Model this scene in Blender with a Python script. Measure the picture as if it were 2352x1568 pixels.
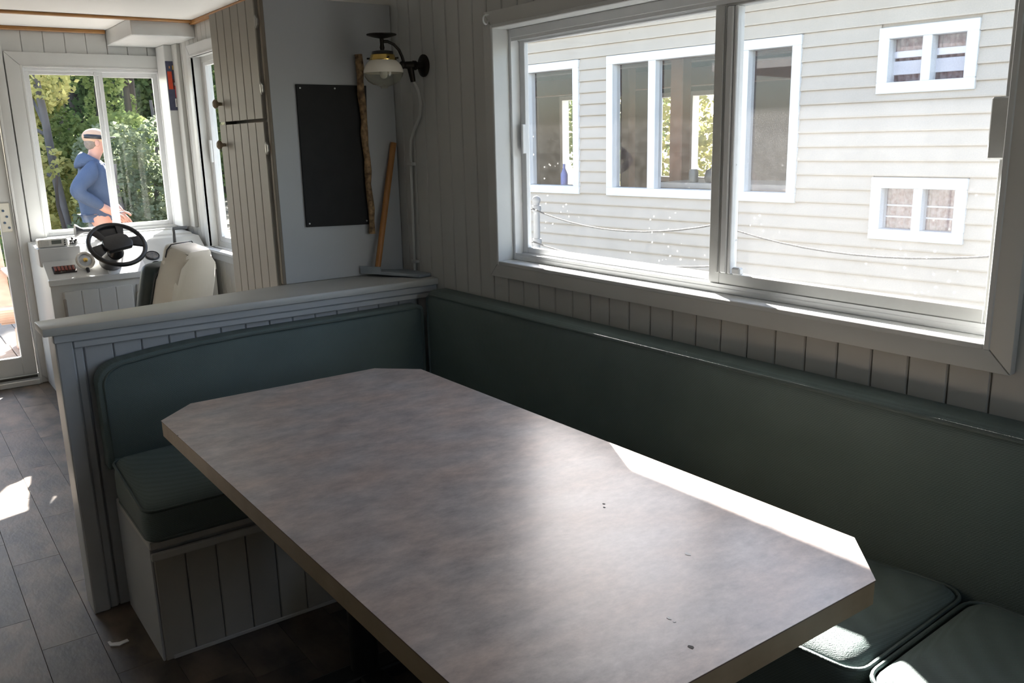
import bpy, bmesh, math, random
from mathutils import Vector, Matrix, noise
random.seed(7)
S = bpy.context.scene
for o in list(bpy.data.objects): bpy.data.objects.remove(o)
COL = S.collection
V = Vector
pi = math.pi

# ------------------------------------------------------------------ camera
F, YAW, PIT, ROL = 1989.0, .62363, -.23103, -.02521
CAM = V((0, 0, 1.40))
fw = V((math.sin(YAW)*math.cos(PIT), math.cos(YAW)*math.cos(PIT), math.sin(PIT)))
r0 = V((math.cos(YAW), -math.sin(YAW), 0)); u0 = r0.cross(fw)
rt = math.cos(ROL)*r0+math.sin(ROL)*u0; up = -math.sin(ROL)*r0+math.cos(ROL)*u0
cd = bpy.data.cameras.new('camera'); cam = bpy.data.objects.new('camera', cd); COL.objects.link(cam)
m = Matrix((rt, up, -fw)).transposed().to_4x4(); m.translation = CAM
cam.matrix_world = m
cd.sensor_fit = 'HORIZONTAL'; cd.sensor_width = 36; cd.lens = F/2352*36; cd.clip_start = .02; cd.clip_end = 300
S.camera = cam
# photograph pixel -> direction, and its meeting point with a plane of the place
def ray(x, y): return (x-1176)/F*rt-(y-784)/F*up+fw
def on_y(x, y, Y): d = ray(x, y); return CAM+d*(Y/d.y)
def on_x(x, y, X): d = ray(x, y); return CAM+d*(X/d.x)
def on_z(x, y, Z): d = ray(x, y); return CAM+d*((Z-1.4)/d.z)

# ------------------------------------------------------------------ sky, sun, exposure
SUN = V((1, 1.9, 1.29)).normalized()
w = bpy.data.worlds.new('sky'); S.world = w; w.use_nodes = True
nt = w.node_tree; nt.nodes.clear()
sk = nt.nodes.new('ShaderNodeTexSky'); sk.sky_type = 'NISHITA'; sk.sun_disc = False
sk.sun_elevation = math.asin(SUN.z); sk.sun_rotation = math.atan2(SUN.x, SUN.y); sk.dust_density = 1.5; sk.altitude = 300
bg = nt.nodes.new('ShaderNodeBackground'); bg.inputs[1].default_value = .52
wo = nt.nodes.new('ShaderNodeOutputWorld')
sky_sat = nt.nodes.new('ShaderNodeHueSaturation'); sky_sat.inputs['Saturation'].default_value = .85      # sky colour muted in place of a warmer white balance
nt.links.new(sk.outputs[0], sky_sat.inputs['Color']); nt.links.new(sky_sat.outputs[0], bg.inputs[0]); nt.links.new(bg.outputs[0], wo.inputs[0])
sl = bpy.data.lights.new('sun', 'SUN'); sl.energy = 40; sl.angle = math.radians(.6); sl.color = (1, .95, .88)
so = bpy.data.objects.new('sun', sl); COL.objects.link(so); so.location = (8, 15, 12)
so.rotation_euler = SUN.to_track_quat('Z', 'Y').to_euler()
vs = S.view_settings; vs.view_transform = 'Standard'; vs.look = 'None'; vs.gamma = 1; vs.use_curve_mapping = False
vs.exposure = .54
def portal(name, loc, rot, sx, sy):
    l = bpy.data.lights.new(name, 'AREA'); l.shape = 'RECTANGLE'; l.size = sx; l.size_y = sy; l.cycles.is_portal = True
    o = bpy.data.objects.new(name, l); COL.objects.link(o); o.location = loc; o.rotation_euler = rot
portal('portal_dinette', (1.76, 1.52, 1.37), (0, math.radians(90), 0), .72, 1.54)
portal('portal_side', (1.76, 4.75, 1.35), (0, math.radians(90), 0), 1.0, 1.2)
portal('portal_front', (1.19, 5.99, 1.38), (math.radians(-90), 0, 0), .8, .98)
portal('portal_rear', (.95, -1.72, 1.60), (math.radians(90), 0, 0), .65, .75)
portal('portal_twin', (1.76, -.8, 1.37), (0, math.radians(90), 0), .72, 1.2)

# ------------------------------------------------------------------ materials
MATS = {}
def mat(name, col, rough=.6, col2=None, scale=8, bump=0, bscale=60, metal=0, spec=.5, stretch=None, rnd=0, detail=4):
    if name in MATS: return MATS[name]
    mt = bpy.data.materials.new(name); mt.use_nodes = True; t = mt.node_tree; b = t.nodes['Principled BSDF']
    b.inputs['Roughness'].default_value = rough; b.inputs['Metallic'].default_value = metal
    b.inputs['Specular IOR Level'].default_value = spec
    b.inputs['Base Color'].default_value = (*col, 1)
    tc = t.nodes.new('ShaderNodeTexCoord'); mp = t.nodes.new('ShaderNodeMapping'); t.links.new(tc.outputs['Object'], mp.inputs[0])
    if stretch: mp.inputs['Scale'].default_value = stretch
    out = None
    if col2 is not None:
        n = t.nodes.new('ShaderNodeTexNoise'); n.inputs['Scale'].default_value = scale; n.inputs['Detail'].default_value = detail
        t.links.new(mp.outputs[0], n.inputs['Vector'])
        if rnd:
            oi = t.nodes.new('ShaderNodeObjectInfo'); ad = t.nodes.new('ShaderNodeVectorMath'); ad.operation = 'ADD'
            mu = t.nodes.new('ShaderNodeVectorMath'); mu.operation = 'SCALE'; mu.inputs[0].default_value = (17, 31, 13)
            t.links.new(oi.outputs['Random'], mu.inputs['Scale']); t.links.new(mp.outputs[0], ad.inputs[0]); t.links.new(mu.outputs[0], ad.inputs[1])
            t.links.new(ad.outputs[0], n.inputs['Vector'])
        cr = t.nodes.new('ShaderNodeValToRGB'); e = cr.color_ramp.elements
        e[0].position = .32; e[1].position = .68; e[0].color = (*col, 1); e[1].color = (*col2, 1)
        t.links.new(n.outputs['Fac'], cr.inputs[0]); out = cr.outputs[0]
        if rnd:
            hs = t.nodes.new('ShaderNodeHueSaturation'); mr = t.nodes.new('ShaderNodeMapRange')
            mr.inputs['To Min'].default_value = 1-rnd; mr.inputs['To Max'].default_value = 1+rnd
            t.links.new(oi.outputs['Random'], mr.inputs[0]); t.links.new(mr.outputs[0], hs.inputs['Value']); t.links.new(out, hs.inputs['Color']); out = hs.outputs[0]
        t.links.new(out, b.inputs['Base Color'])
    if bump:
        n2 = t.nodes.new('ShaderNodeTexNoise'); n2.inputs['Scale'].default_value = bscale; n2.inputs['Detail'].default_value = 3
        t.links.new(mp.outputs[0], n2.inputs['Vector'])
        bp = t.nodes.new('ShaderNodeBump'); bp.inputs['Strength'].default_value = bump; bp.inputs['Distance'].default_value = .01
        t.links.new(n2.outputs['Fac'], bp.inputs['Height']); t.links.new(bp.outputs[0], b.inputs['Normal'])
    MATS[name] = mt; return mt
def glass(name, haze=.03, refl=1.0, tint=(1, 1, 1), hscale=40, streak=None, hcol=(.9, .9, .88)):
    mt = bpy.data.materials.new(name); mt.use_nodes = True; t = mt.node_tree; t.nodes.clear()
    o = t.nodes.new('ShaderNodeOutputMaterial'); tr = t.nodes.new('ShaderNodeBsdfTransparent'); tr.inputs[0].default_value = (*tint, 1)
    gl = t.nodes.new('ShaderNodeBsdfGlossy'); gl.inputs['Roughness'].default_value = .02
    lw = t.nodes.new('ShaderNodeLayerWeight'); lw.inputs[0].default_value = .5
    pw_ = t.nodes.new('ShaderNodeMath'); pw_.operation = 'POWER'; pw_.inputs[1].default_value = 5
    mu = t.nodes.new('ShaderNodeMath'); mu.operation = 'MULTIPLY_ADD'; mu.inputs[1].default_value = .95*refl; mu.inputs[2].default_value = .04*refl
    mx = t.nodes.new('ShaderNodeMixShader'); t.links.new(lw.outputs['Facing'], pw_.inputs[0]); t.links.new(pw_.outputs[0], mu.inputs[0]); t.links.new(mu.outputs[0], mx.inputs[0])
    t.links.new(tr.outputs[0], mx.inputs[1]); t.links.new(gl.outputs[0], mx.inputs[2])
    last = mx.outputs[0]
    if haze:
        df = t.nodes.new('ShaderNodeBsdfTranslucent'); df.inputs[0].default_value = (*hcol, 1)
        d2 = t.nodes.new('ShaderNodeBsdfDiffuse'); d2.inputs[0].default_value = (*hcol, 1)
        m0 = t.nodes.new('ShaderNodeMixShader'); t.links.new(df.outputs[0], m0.inputs[1]); t.links.new(d2.outputs[0], m0.inputs[2])
        tc = t.nodes.new('ShaderNodeTexCoord'); n = t.nodes.new('ShaderNodeTexNoise'); n.inputs['Scale'].default_value = hscale; n.inputs['Detail'].default_value = 5
        t.links.new(tc.outputs['Object'], n.inputs['Vector'])
        vo = t.nodes.new('ShaderNodeTexVoronoi'); vo.inputs['Scale'].default_value = 38; t.links.new(tc.outputs['Object'], vo.inputs['Vector'])
        sp = t.nodes.new('ShaderNodeMapRange'); sp.inputs['From Min'].default_value = .13; sp.inputs['From Max'].default_value = .06; sp.inputs['To Max'].default_value = .5
        t.links.new(vo.outputs['Distance'], sp.inputs[0])
        mr = t.nodes.new('ShaderNodeMapRange'); mr.inputs['From Min'].default_value = .35; mr.inputs['From Max'].default_value = .75
        mr.inputs['To Min'].default_value = haze*.5; mr.inputs['To Max'].default_value = haze*1.6
        t.links.new(n.outputs['Fac'], mr.inputs[0])
        ad = t.nodes.new('ShaderNodeMath'); ad.operation = 'ADD'; ad.use_clamp = True
        t.links.new(mr.outputs[0], ad.inputs[0])
        if streak:
            ns = t.nodes.new('ShaderNodeTexNoise'); ns.inputs['Scale'].default_value = 3
            t.links.new(tc.outputs['Object'], ns.inputs['Vector'])
            gt = t.nodes.new('ShaderNodeMapRange'); gt.inputs['From Min'].default_value = .5; gt.inputs['From Max'].default_value = .62; t.links.new(ns.outputs['Fac'], gt.inputs[0])
            mm = t.nodes.new('ShaderNodeMath'); mm.operation = 'MULTIPLY'; t.links.new(sp.outputs[0], mm.inputs[0]); t.links.new(gt.outputs[0], mm.inputs[1])
            t.links.new(mm.outputs[0], ad.inputs[1])
        else: ad.inputs[1].default_value = 0
        m2 = t.nodes.new('ShaderNodeMixShader'); t.links.new(ad.outputs[0], m2.inputs[0]); t.links.new(last, m2.inputs[1]); t.links.new(m0.outputs[0], m2.inputs[2]); last = m2.outputs[0]
    t.links.new(last, o.inputs[0]); MATS[name] = mt; return mt
def leaf(name, c1, c2):
    mt = bpy.data.materials.new(name); mt.use_nodes = True; t = mt.node_tree; t.nodes.clear()
    o = t.nodes.new('ShaderNodeOutputMaterial'); d = t.nodes.new('ShaderNodeBsdfDiffuse'); tl = t.nodes.new('ShaderNodeBsdfTranslucent')
    mx = t.nodes.new('ShaderNodeMixShader'); mx.inputs[0].default_value = .45
    tc = t.nodes.new('ShaderNodeTexCoord'); n = t.nodes.new('ShaderNodeTexNoise'); n.inputs['Scale'].default_value = 2.2; n.inputs['Detail'].default_value = 6
    cr = t.nodes.new('ShaderNodeValToRGB'); cr.color_ramp.elements[0].position = .35; cr.color_ramp.elements[1].position = .65
    cr.color_ramp.elements[0].color = (*c1, 1); cr.color_ramp.elements[1].color = (*c2, 1)
    t.links.new(tc.outputs['Object'], n.inputs['Vector']); t.links.new(n.outputs['Fac'], cr.inputs[0])
    for q in (d, tl): t.links.new(cr.outputs[0], q.inputs[0])
    t.links.new(d.outputs[0], mx.inputs[1]); t.links.new(tl.outputs[0], mx.inputs[2]); t.links.new(mx.outputs[0], o.inputs[0]); MATS[name] = mt; return mt

PAINT = mat('wall_paint', (.51, .515, .495), .5, (.55, .555, .535), 3, .05, 30)
TRIM = mat('trim_paint', (.55, .555, .535), .42, (.59, .595, .575), 4, .03, 40)
WHITE = mat('white_paint', (.58, .595, .595), .38, (.63, .645, .64), 5, .03, 40)
CABP = mat('cabinet_paint', (.47, .49, .51), .5, (.52, .54, .56), 2, .03, 30)
CABD = mat('cabinet_door_paint', (.42, .41, .37), .5, (.45, .44, .40), 6, .04, 50)
CEIL = mat('ceiling_paint', (.78, .78, .76), .6, (.82, .82, .80), 2)
WOODTRIM = mat('stained_wood', (.30, .13, .035), .4, (.42, .21, .06), 12, .05, 60, stretch=(1, 6, 6))
ALU = mat('aluminium', (.60, .61, .60), .38, (.66, .67, .66), 20, .02, 80, metal=.25)
ALUP = mat('white_aluminium', (.72, .74, .75), .35, (.78, .79, .80), 10)
DARKMETAL = mat('dark_bronze', (.018, .015, .012), .4, (.035, .03, .022), 20, .05, 60, metal=.6)
BRASS = mat('brass', (.62, .42, .11), .25, (.70, .50, .16), 12, metal=1)
BLACK = mat('black_plastic', (.012, .012, .014), .35, (.02, .02, .022), 20, .03, 80)
CHALK = mat('blackboard_paint', (.006, .006, .0065), .7, (.011, .011, .012), 14, .03, 70)
CLOTH = mat('green_upholstery', (.135, .180, .176), .62, (.158, .208, .203), 5, .25, 420, spec=.4)
def weave(mt_):
    t = mt_.node_tree; b = t.nodes['Principled BSDF']; tc = t.nodes.new('ShaderNodeTexCoord')
    bp0 = b.inputs['Normal'].links[0].from_node; prev = bp0.outputs[0]; col = b.inputs['Base Color'].links[0].from_socket
    for ax, sc_, dist in (('Z', 75, 1.5), ('DIAGONAL', 95, .6)):
        wv = t.nodes.new('ShaderNodeTexWave'); wv.bands_direction = ax; wv.inputs['Scale'].default_value = sc_; wv.inputs['Distortion'].default_value = dist; wv.inputs['Detail'].default_value = 2
        wv.inputs['Detail Scale'].default_value = 40
        t.links.new(tc.outputs['Object'], wv.inputs['Vector'])
        bp = t.nodes.new('ShaderNodeBump'); bp.inputs['Strength'].default_value = .12; bp.inputs['Distance'].default_value = .002
        t.links.new(wv.outputs['Fac'], bp.inputs['Height']); t.links.new(prev, bp.inputs['Normal']); prev = bp.outputs[0]
        mr = t.nodes.new('ShaderNodeMapRange'); mr.inputs['To Min'].default_value = .92; mr.inputs['To Max'].default_value = 1.07; t.links.new(wv.outputs['Fac'], mr.inputs[0])
        mx = t.nodes.new('ShaderNodeVectorMath'); mx.operation = 'SCALE'; t.links.new(col, mx.inputs[0]); t.links.new(mr.outputs[0], mx.inputs['Scale']); col = mx.outputs[0]
    t.links.new(prev, b.inputs['Normal']); t.links.new(col, b.inputs['Base Color'])
weave(CLOTH)
CLOTHD = mat('green_piping', (.100, .135, .132), .5, (.115, .152, .150), 20, .2, 300)
STEEL = mat('galvanised_steel', (.33, .38, .43), .38, (.40, .45, .50), 16, .05, 60, metal=.55)
HANDLE = mat('varnished_ash', (.36, .15, .04), .4, (.46, .21, .065), 20, .05, 90, stretch=(3, 3, .6))
GLASS = glass('window_glass', .012, .6, streak=True)
GLASSC = glass('clear_glass', .0, .2)
SCREEN = glass('insect_screen', .045, .0, hscale=400, hcol=(.62, .62, .63))

# ------------------------------------------------------------------ mesh helpers
W = {}                                             # world origin of each object (unrotated things)
def tag(o, label=None, cat=None, group=None, kind=None):
    if label: o['label'] = label
    if cat: o['category'] = cat
    if group: o['group'] = group
    if kind: o['kind'] = kind
    return o
def thing(name, loc, label, cat, group=None, kind=None, rotz=0):
    o = bpy.data.objects.new(name, None); COL.objects.link(o); o.location = loc; o.rotation_euler.z = rotz
    o.empty_display_size = .1; W[o.name] = V(loc)
    if rotz: W[o.name] = V((0, 0, 0))              # parts of a turned thing are given in its own frame
    return tag(o, label, cat, group, kind)
def link(name, me, mt, parent, origin):
    o = bpy.data.objects.new(name, me); COL.objects.link(o)
    if mt and not me.materials: me.materials.append(mt)
    W[o.name] = V(origin)
    if parent: o.parent = parent; o.location = V(origin)-W[parent.name]
    else: o.location = origin
    return o
class B:
    def __init__(s): s.b = bmesh.new()
    def _new(s, geom_verts, M=None):
        if M is not None: bmesh.ops.transform(s.b, matrix=M, verts=geom_verts)
        return s
    def box(s, x0, x1, y0, y1, z0, z1, bev=0, seg=1):
        g = bmesh.ops.create_cube(s.b, size=1)['verts']
        bmesh.ops.transform(s.b, matrix=Matrix.Translation(((x0+x1)/2, (y0+y1)/2, (z0+z1)/2)) @ Matrix.Diagonal((abs(x1-x0), abs(y1-y0), abs(z1-z0), 1)), verts=g)
        if bev: bmesh.ops.bevel(s.b, geom=list({e for v in g for e in v.link_edges}), offset=bev, segments=seg, profile=.5, affect='EDGES')
        return s
    def cyl(s, p, q, r, r2=None, n=16, caps=True):
        p, q = V(p), V(q); d = q-p
        g = bmesh.ops.create_cone(s.b, cap_ends=caps, segments=n, radius1=r, radius2=r if r2 is None else r2, depth=d.length)['verts']
        bmesh.ops.transform(s.b, matrix=Matrix.Translation((p+q)/2) @ d.to_track_quat('Z', 'Y').to_matrix().to_4x4(), verts=g)
        return s
    def sphere(s, c, r, sx=1, sy=1, sz=1, n=16):
        g = bmesh.ops.create_uvsphere(s.b, u_segments=n, v_segments=max(6, n//2), radius=r)['verts']
        bmesh.ops.transform(s.b, matrix=Matrix.Translation(c) @ Matrix.Diagonal((sx, sy, sz, 1)), verts=g); return s
    def tube(s, pts, r, n=8, closed=False):
        pts = [V(p) for p in pts]; N = len(pts); rings = []; prev = None
        rs = r if isinstance(r, (list, tuple)) else [r]*N
        for i, p in enumerate(pts):
            a = pts[(i-1) % N] if (closed or i) else p; c = pts[(i+1) % N] if (closed or i < N-1) else p
            t = (c-a).normalized()
            if prev is None:
                x = t.orthogonal().normalized()
            else:
                x = (prev-t*prev.dot(t)).normalized()
            prev = x; y = t.cross(x)
            rings.append([s.b.verts.new(p+(x*math.cos(k*2*pi/n)+y*math.sin(k*2*pi/n))*rs[i]) for k in range(n)])
        M = N if closed else N-1
        for i in range(M):
            A, C = rings[i], rings[(i+1) % N]; off = 0
            if closed and i == N-1: off = min(range(n), key=lambda o: (A[0].co-C[o].co).length)
            for k in range(n): s.b.faces.new((A[k], A[(k+1) % n], C[(k+1+off) % n], C[(k+off) % n]))
        if not closed: s.b.faces.new(rings[0][::-1]); s.b.faces.new(rings[-1])
        return s
    def lathe(s, prof, c, axis=(0, 0, 1), n=24, cap=True):
        M = Matrix.Translation(c) @ V(axis).to_track_quat('Z', 'Y').to_matrix().to_4x4(); rings = []
        for r, z in prof: rings.append([s.b.verts.new(M @ V((r*math.cos(k*2*pi/n), r*math.sin(k*2*pi/n), z))) for k in range(n)])
        for A, C in zip(rings, rings[1:]):
            for k in range(n): s.b.faces.new((A[k], A[(k+1) % n], C[(k+1) % n], C[k]))
        if cap: s.b.faces.new(rings[0][::-1]); s.b.faces.new(rings[-1])
        return s
    def prism(s, poly, axis, a, b, bev=0):
        def P(u, v, w): return {'x': (w, u, v), 'y': (u, w, v), 'z': (u, v, w)}[axis]
        A = [s.b.verts.new(P(u, v, a)) for u, v in poly]; C = [s.b.verts.new(P(u, v, b)) for u, v in poly]; n = len(poly)
        f = [s.b.faces.new(A[::-1]), s.b.faces.new(C)]+[s.b.faces.new((A[i], A[(i+1) % n], C[(i+1) % n], C[i])) for i in range(n)]
        if bev: bmesh.ops.bevel(s.b, geom=list({e for q in f for e in q.edges}), offset=bev, segments=2, profile=.5, affect='EDGES')
        return s
    def rbox(s, x0, x1, y0, y1, z0, z1, r, crown=0, top='z', n=10, M=None):
        """cushion: rounded box with a swell on one face"""
        lo, hi = V((x0, y0, z0)), V((x1, y1, z1)); inn0 = lo+V((r, r, r)); inn1 = hi-V((r, r, r))
        def coords(a, b):
            k = [a+r*(1-math.cos(t*pi/2/3)) for t in range(4)]
            e = [b-r*(1-math.cos(t*pi/2/3)) for t in range(4)][::-1]
            return k+[a+r+(b-a-2*r)*i/n for i in range(1, n)]+e
        C = [coords(lo[i], hi[i]) for i in range(3)]; vm = {}
        def vert(i, j, k):
            key = (i, j, k)
            if key not in vm:
                p = V((C[0][i], C[1][j], C[2][k])); q = V([min(max(p[t], inn0[t]), inn1[t]) for t in range(3)]); d = p-q
                if d.length > 1e-9: p = q+d.normalized()*r
                if crown:
                    ti = 'xyz'.index(top[-1]); sg = -1 if top[0] == '-' else 1; o = [t for t in range(3) if t != ti]
                    f = (p[ti]-lo[ti])/(hi[ti]-lo[ti]); f = f if sg > 0 else 1-f; sw = 1.0
                    for t in o:
                        uu = 2*(p[t]-lo[t])/(hi[t]-lo[t])-1; sw *= max(0, 1-abs(uu)**3)
                    p[ti] += sg*crown*sw*max(0, f)
                vm[key] = s.b.verts.new(p if M is None else M @ p)
            return vm[key]
        L = [len(c)-1 for c in C]
        for j in range(L[1]):
            for k in range(L[2]):
                for i, fl in ((0, 0), (L[0], 1)):
                    q = [vert(i, j, k), vert(i, j, k+1), vert(i, j+1, k+1), vert(i, j+1, k)]; s.b.faces.new(q[::-1] if fl else q)
        for i in range(L[0]):
            for k in range(L[2]):
                for j, fl in ((0, 0), (L[1], 1)):
                    q = [vert(i, j, k), vert(i+1, j, k), vert(i+1, j, k+1), vert(i, j, k+1)]; s.b.faces.new(q[::-1] if fl else q)
        for i in range(L[0]):
            for j in range(L[1]):
                for k, fl in ((0, 0), (L[2], 1)):
                    q = [vert(i, j, k), vert(i, j+1, k), vert(i+1, j+1, k), vert(i+1, j, k)]; s.b.faces.new(q[::-1] if fl else q)
        return s
    def xf(s, M): bmesh.ops.transform(s.b, matrix=M, verts=s.b.verts); return s
    def done(s, name, mt, parent=None, smooth=0, origin=None):
        b = s.b; bmesh.ops.recalc_face_normals(b, faces=b.faces)
        xs = [v.co for v in b.verts]
        if origin is None:
            lo = V([min(c[i] for c in xs) for i in range(3)]); hi = V([max(c[i] for c in xs) for i in range(3)])
            origin = V(((lo.x+hi.x)/2, (lo.y+hi.y)/2, lo.z))
        bmesh.ops.translate(b, vec=-V(origin), verts=b.verts)
        if smooth:
            for f in b.faces: f.smooth = True
            ang = math.radians(smooth)
            for e in b.edges:
                if len(e.link_faces) == 2 and e.calc_face_angle(0) > ang: e.smooth = False
        me = bpy.data.meshes.new(name); b.to_mesh(me); b.free()
        return link(name, me, mt, parent, origin)
BC = {}
def board(name, parent, mt, loc, w, h, t, face):
    """one tongue-and-groove board standing on loc (its lower near corner); w across, h up, proud by t towards face"""
    key = (round(w, 4), round(h, 4), t, face, mt.name)
    if key not in BC:
        c = min(.0028, w/4); g = .0013
        P = [(g, 0), (w-g, 0), (w-g, t-c), (w-g-c, t), (g+c, t), (g, t-c)]
        b = B()
        if face == '-x': b.prism([(-d, u) for u, d in P], 'z', 0, h)
        elif face == '+x': b.prism([(d, u) for u, d in P], 'z', 0, h)
        elif face == '-y': b.prism([(u, -d) for u, d in P], 'z', 0, h)
        else: b.prism([(u, d) for u, d in P], 'z', 0, h)
        bmesh.ops.recalc_face_normals(b.b, faces=b.b.faces)
        me = bpy.data.meshes.new(name); b.b.to_mesh(me); b.b.free(); me.materials.append(mt); BC[key] = me
    return link(name, BC[key], None, parent, loc)
def wall_cells(b, axis, a0, a1, u0, u1, z0, z1, holes):
    """solid wall with rectangular holes (u0,u1,z0,z1)"""
    us = sorted({u0, u1, *[h[0] for h in holes], *[h[1] for h in holes]})
    for ua, ub in zip(us, us[1:]):
        cuts = sorted([(h[2], h[3]) for h in holes if h[0] <= ua+1e-6 and h[1] >= ub-1e-6]); z = z0
        for za, zb in cuts+[(z1, z1)]:
            if za-z > 1e-4:
                if axis == 'x': b.box(a0, a1, ua, ub, z, za)
                else: b.box(ua, ub, a0, a1, z, za)
            z = zb
    return b
def segs(a, b, cuts):
    out = []; z = a
    for c, d in sorted(cuts):
        if c-z > .004: out.append((z, c))
        z = max(z, d)
    if b-z > .004: out.append((z, b))
    return out

# ------------------------------------------------------------------ dimensions (metres, floor z = 0)
XW, YF, YB, XL, ZC = 1.62, 5.90, -1.60, -1.60, 2.09
OY0, OY1, OZ0, OZ1 = .745, 2.285, 1.012, 1.725          # dinette window opening
SY0, SY1, SZ0, SZ1 = 4.15, 5.36, .80, 1.90               # side window by the helm
FX0, FX1, FZ0, FZ1 = .80, 1.575, .885, 1.865             # windscreen
DX0, DX1, DZ1 = -.36, .648, 1.95                          # front door

# ------------------------------------------------------------------ floor
fl = thing('floor', (0, 2, 0), 'grey brown wood look plank floor of the cabin', 'floor', kind='structure')
B().box(XL, XW+.1, YB, YF+.1, -.06, -.004).done('subfloor', mat('subfloor', (.03, .027, .024), .8, (.04, .035, .03), 5), fl)
PL = mat('plank_vinyl', (.042, .036, .030), .45, (.165, .125, .092), 5.5, .08, 40, stretch=(2.0, 1.1, 1), rnd=.34)
pw, plen = .148, .64; pm = {}
for i in range(22):
    x0 = XL+.01+i*pw; x1 = min(x0+pw, XW)
    if x1-x0 < .01: continue
    y = YB-random.random()*plen
    while y < YF:
        y0, y1 = max(y, YB), min(y+plen, YF); y += plen
        if y1-y0 < .02: continue
        key = (round(x1-x0, 4), round(y1-y0, 3))
        if key not in pm:
            b = B().box(.0004, x1-x0-.0004, .0004, y1-y0-.0004, -.005, 0, .0007)
            me = bpy.data.meshes.new('floor_plank'); b.b.to_mesh(me); b.b.free(); me.materials.append(PL); pm[key] = me
        link('floor_plank', pm[key], None, fl, (x0, y0, 0))

# ------------------------------------------------------------------ ceiling
ce = thing('ceiling', (0, 2, ZC), 'white painted ceiling with stained wood battens', 'ceiling', kind='structure')
B().box(XL-.1, XW+.1, YB-.1, YF+.1, ZC, ZC+.03).done('ceiling_panel', CEIL, ce)
B().box(XL, XW, 5.235, 5.275, ZC-.014, ZC, .004).done('batten', WOODTRIM, ce)
B().box(XL, 1.27, YF-.03, YF-.002, ZC-.022, ZC, .004).done('batten', WOODTRIM, ce)
B().box(XW-.028, XW-.002, 3.52, 5.30, ZC-.022, ZC, .004).done('batten', WOODTRIM, ce)
B().box(XL, XW, 1.3, 1.34, ZC-.014, ZC, .004).done('batten', WOODTRIM, ce)
rf = thing('roof', (0, 2, ZC+.03), 'flat overhanging roof deck of the boat', 'roof', kind='structure')
B().box(-2.35, 2.235, YB-.7, YF+.95, ZC+.035, ZC+.14).done('roof_slab', WHITE, rf)

# ------------------------------------------------------------------ window wall
wr = thing('wall_right', (XW+.05, 2, 0), 'pale grey tongue and groove wall holding the wide window', 'wall', kind='structure')
QY0, QY1 = -1.40, -.20                                     # unseen twin along the wall, added to let in more light
holes = [(QY0-.012, QY1+.012, OZ0-.012, OZ1+.012), (OY0-.012, OY1+.012, OZ0-.012, OZ1+.012), (SY0-.012, SY1+.012, SZ0-.012, SZ1+.012)]
wall_cells(B(), 'x', XW+.008, XW+.095, YB, YF+.1, -.06, ZC, holes).done('wall_core', PAINT, wr)
y = YB
while y < YF-.01:
    w_ = min(.0805, YF-y)
    cuts = []
    for h in holes:
        if y+w_ > h[0]+.004 and y < h[1]-.004: cuts.append((h[2]-.02, h[3]+.02))
    if not (2.96 < y < 3.42):
        for a, c in segs(0, ZC, cuts): board('wall_board', wr, PAINT, (XW+.008, y, a), w_, c-a, .008, '-x')
    y += .0805

def casing(parent, plane, face, u0, u1, z0, z1, wd, th, mt, axis):
    """mitred picture-frame casing round an opening"""
    def q(b, P):
        if axis == 'x': b.prism(P, 'x', plane, plane+face*th, .003)
        else: b.prism(P, 'y', plane, plane+face*th, .003)
    U0, U1, Z0, Z1 = u0-wd, u1+wd, z0-wd, z1+wd; g = .0006
    for P in ([(U0+g, Z0), (U1-g, Z0), (u1-g, z0), (u0+g, z0)], [(u0+g, z1), (u1-g, z1), (U1-g, Z1), (U0+g, Z1)],
              [(U0, Z0+g), (u0, z0+g), (u0, z1-g), (U0, Z1-g)], [(u1, z0+g), (U1, Z0+g), (U1, Z1-g), (u1, z1-g)]):
        b = B(); q(b, P); b.done('casing', mt, parent, 40)

# ------------------------------------------------------------------ dinette window
w1 = thing('window_1', (XW, 1.52, OZ0), 'wide aluminium sliding window above the dinette', 'window', kind='structure')
casing(w1, XW, -1, OY0, OY1, OZ0, OZ1, .052, .02, TRIM, 'x')
XI, XO = XW-.022, XW+.10
B().box(XI, XO, OY1, OY1+.012, OZ0-.012, OZ1+.012, .002).done('jamb', WHITE, w1)
B().box(XI, XO, OY0-.012, OY0, OZ0-.012, OZ1+.012, .002).done('jamb', WHITE, w1)
B().box(XI, XO, OY0, OY1, OZ1, OZ1+.012, .002).done('head', WHITE, w1)
B().box(XI, XO+.02, OY0, OY1, OZ0-.012, OZ0, .002).done('sill', WHITE, w1)
fa, fb = XW+.038, XW+.092                                  # aluminium frame
fr = .024
def frame_rect(b, xa, xb, y0, y1, z0, z1, wl, wr_, wb, wt):
    b.box(xa, xb, y0, y0+wl, z0, z1, .0015); b.box(xa, xb, y1-wr_, y1, z0, z1, .0015)
    b.box(xa, xb, y0+wl, y1-wr_, z0, z0+wb, .0015); b.box(xa, xb, y0+wl, y1-wr_, z1-wt, z1, .0015); return b
fo = frame_rect(B(), fa, fb, OY0, OY1, OZ0, OZ1, .012, .012, .014, .026).done('frame', ALUP, w1)
for xx in (fa+.002, fa+.028, fb-.004):                      # track ribs
    B().box(xx, xx+.002, OY0+.012, OY1-.012, OZ0+.014, OZ0+.022).done('track_rib', ALUP, fo)
    B().box(xx, xx+.002, OY0+.012, OY1-.012, OZ1-.036, OZ1-.026).done('track_rib', ALUP, fo)
YM = 1.425
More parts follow.
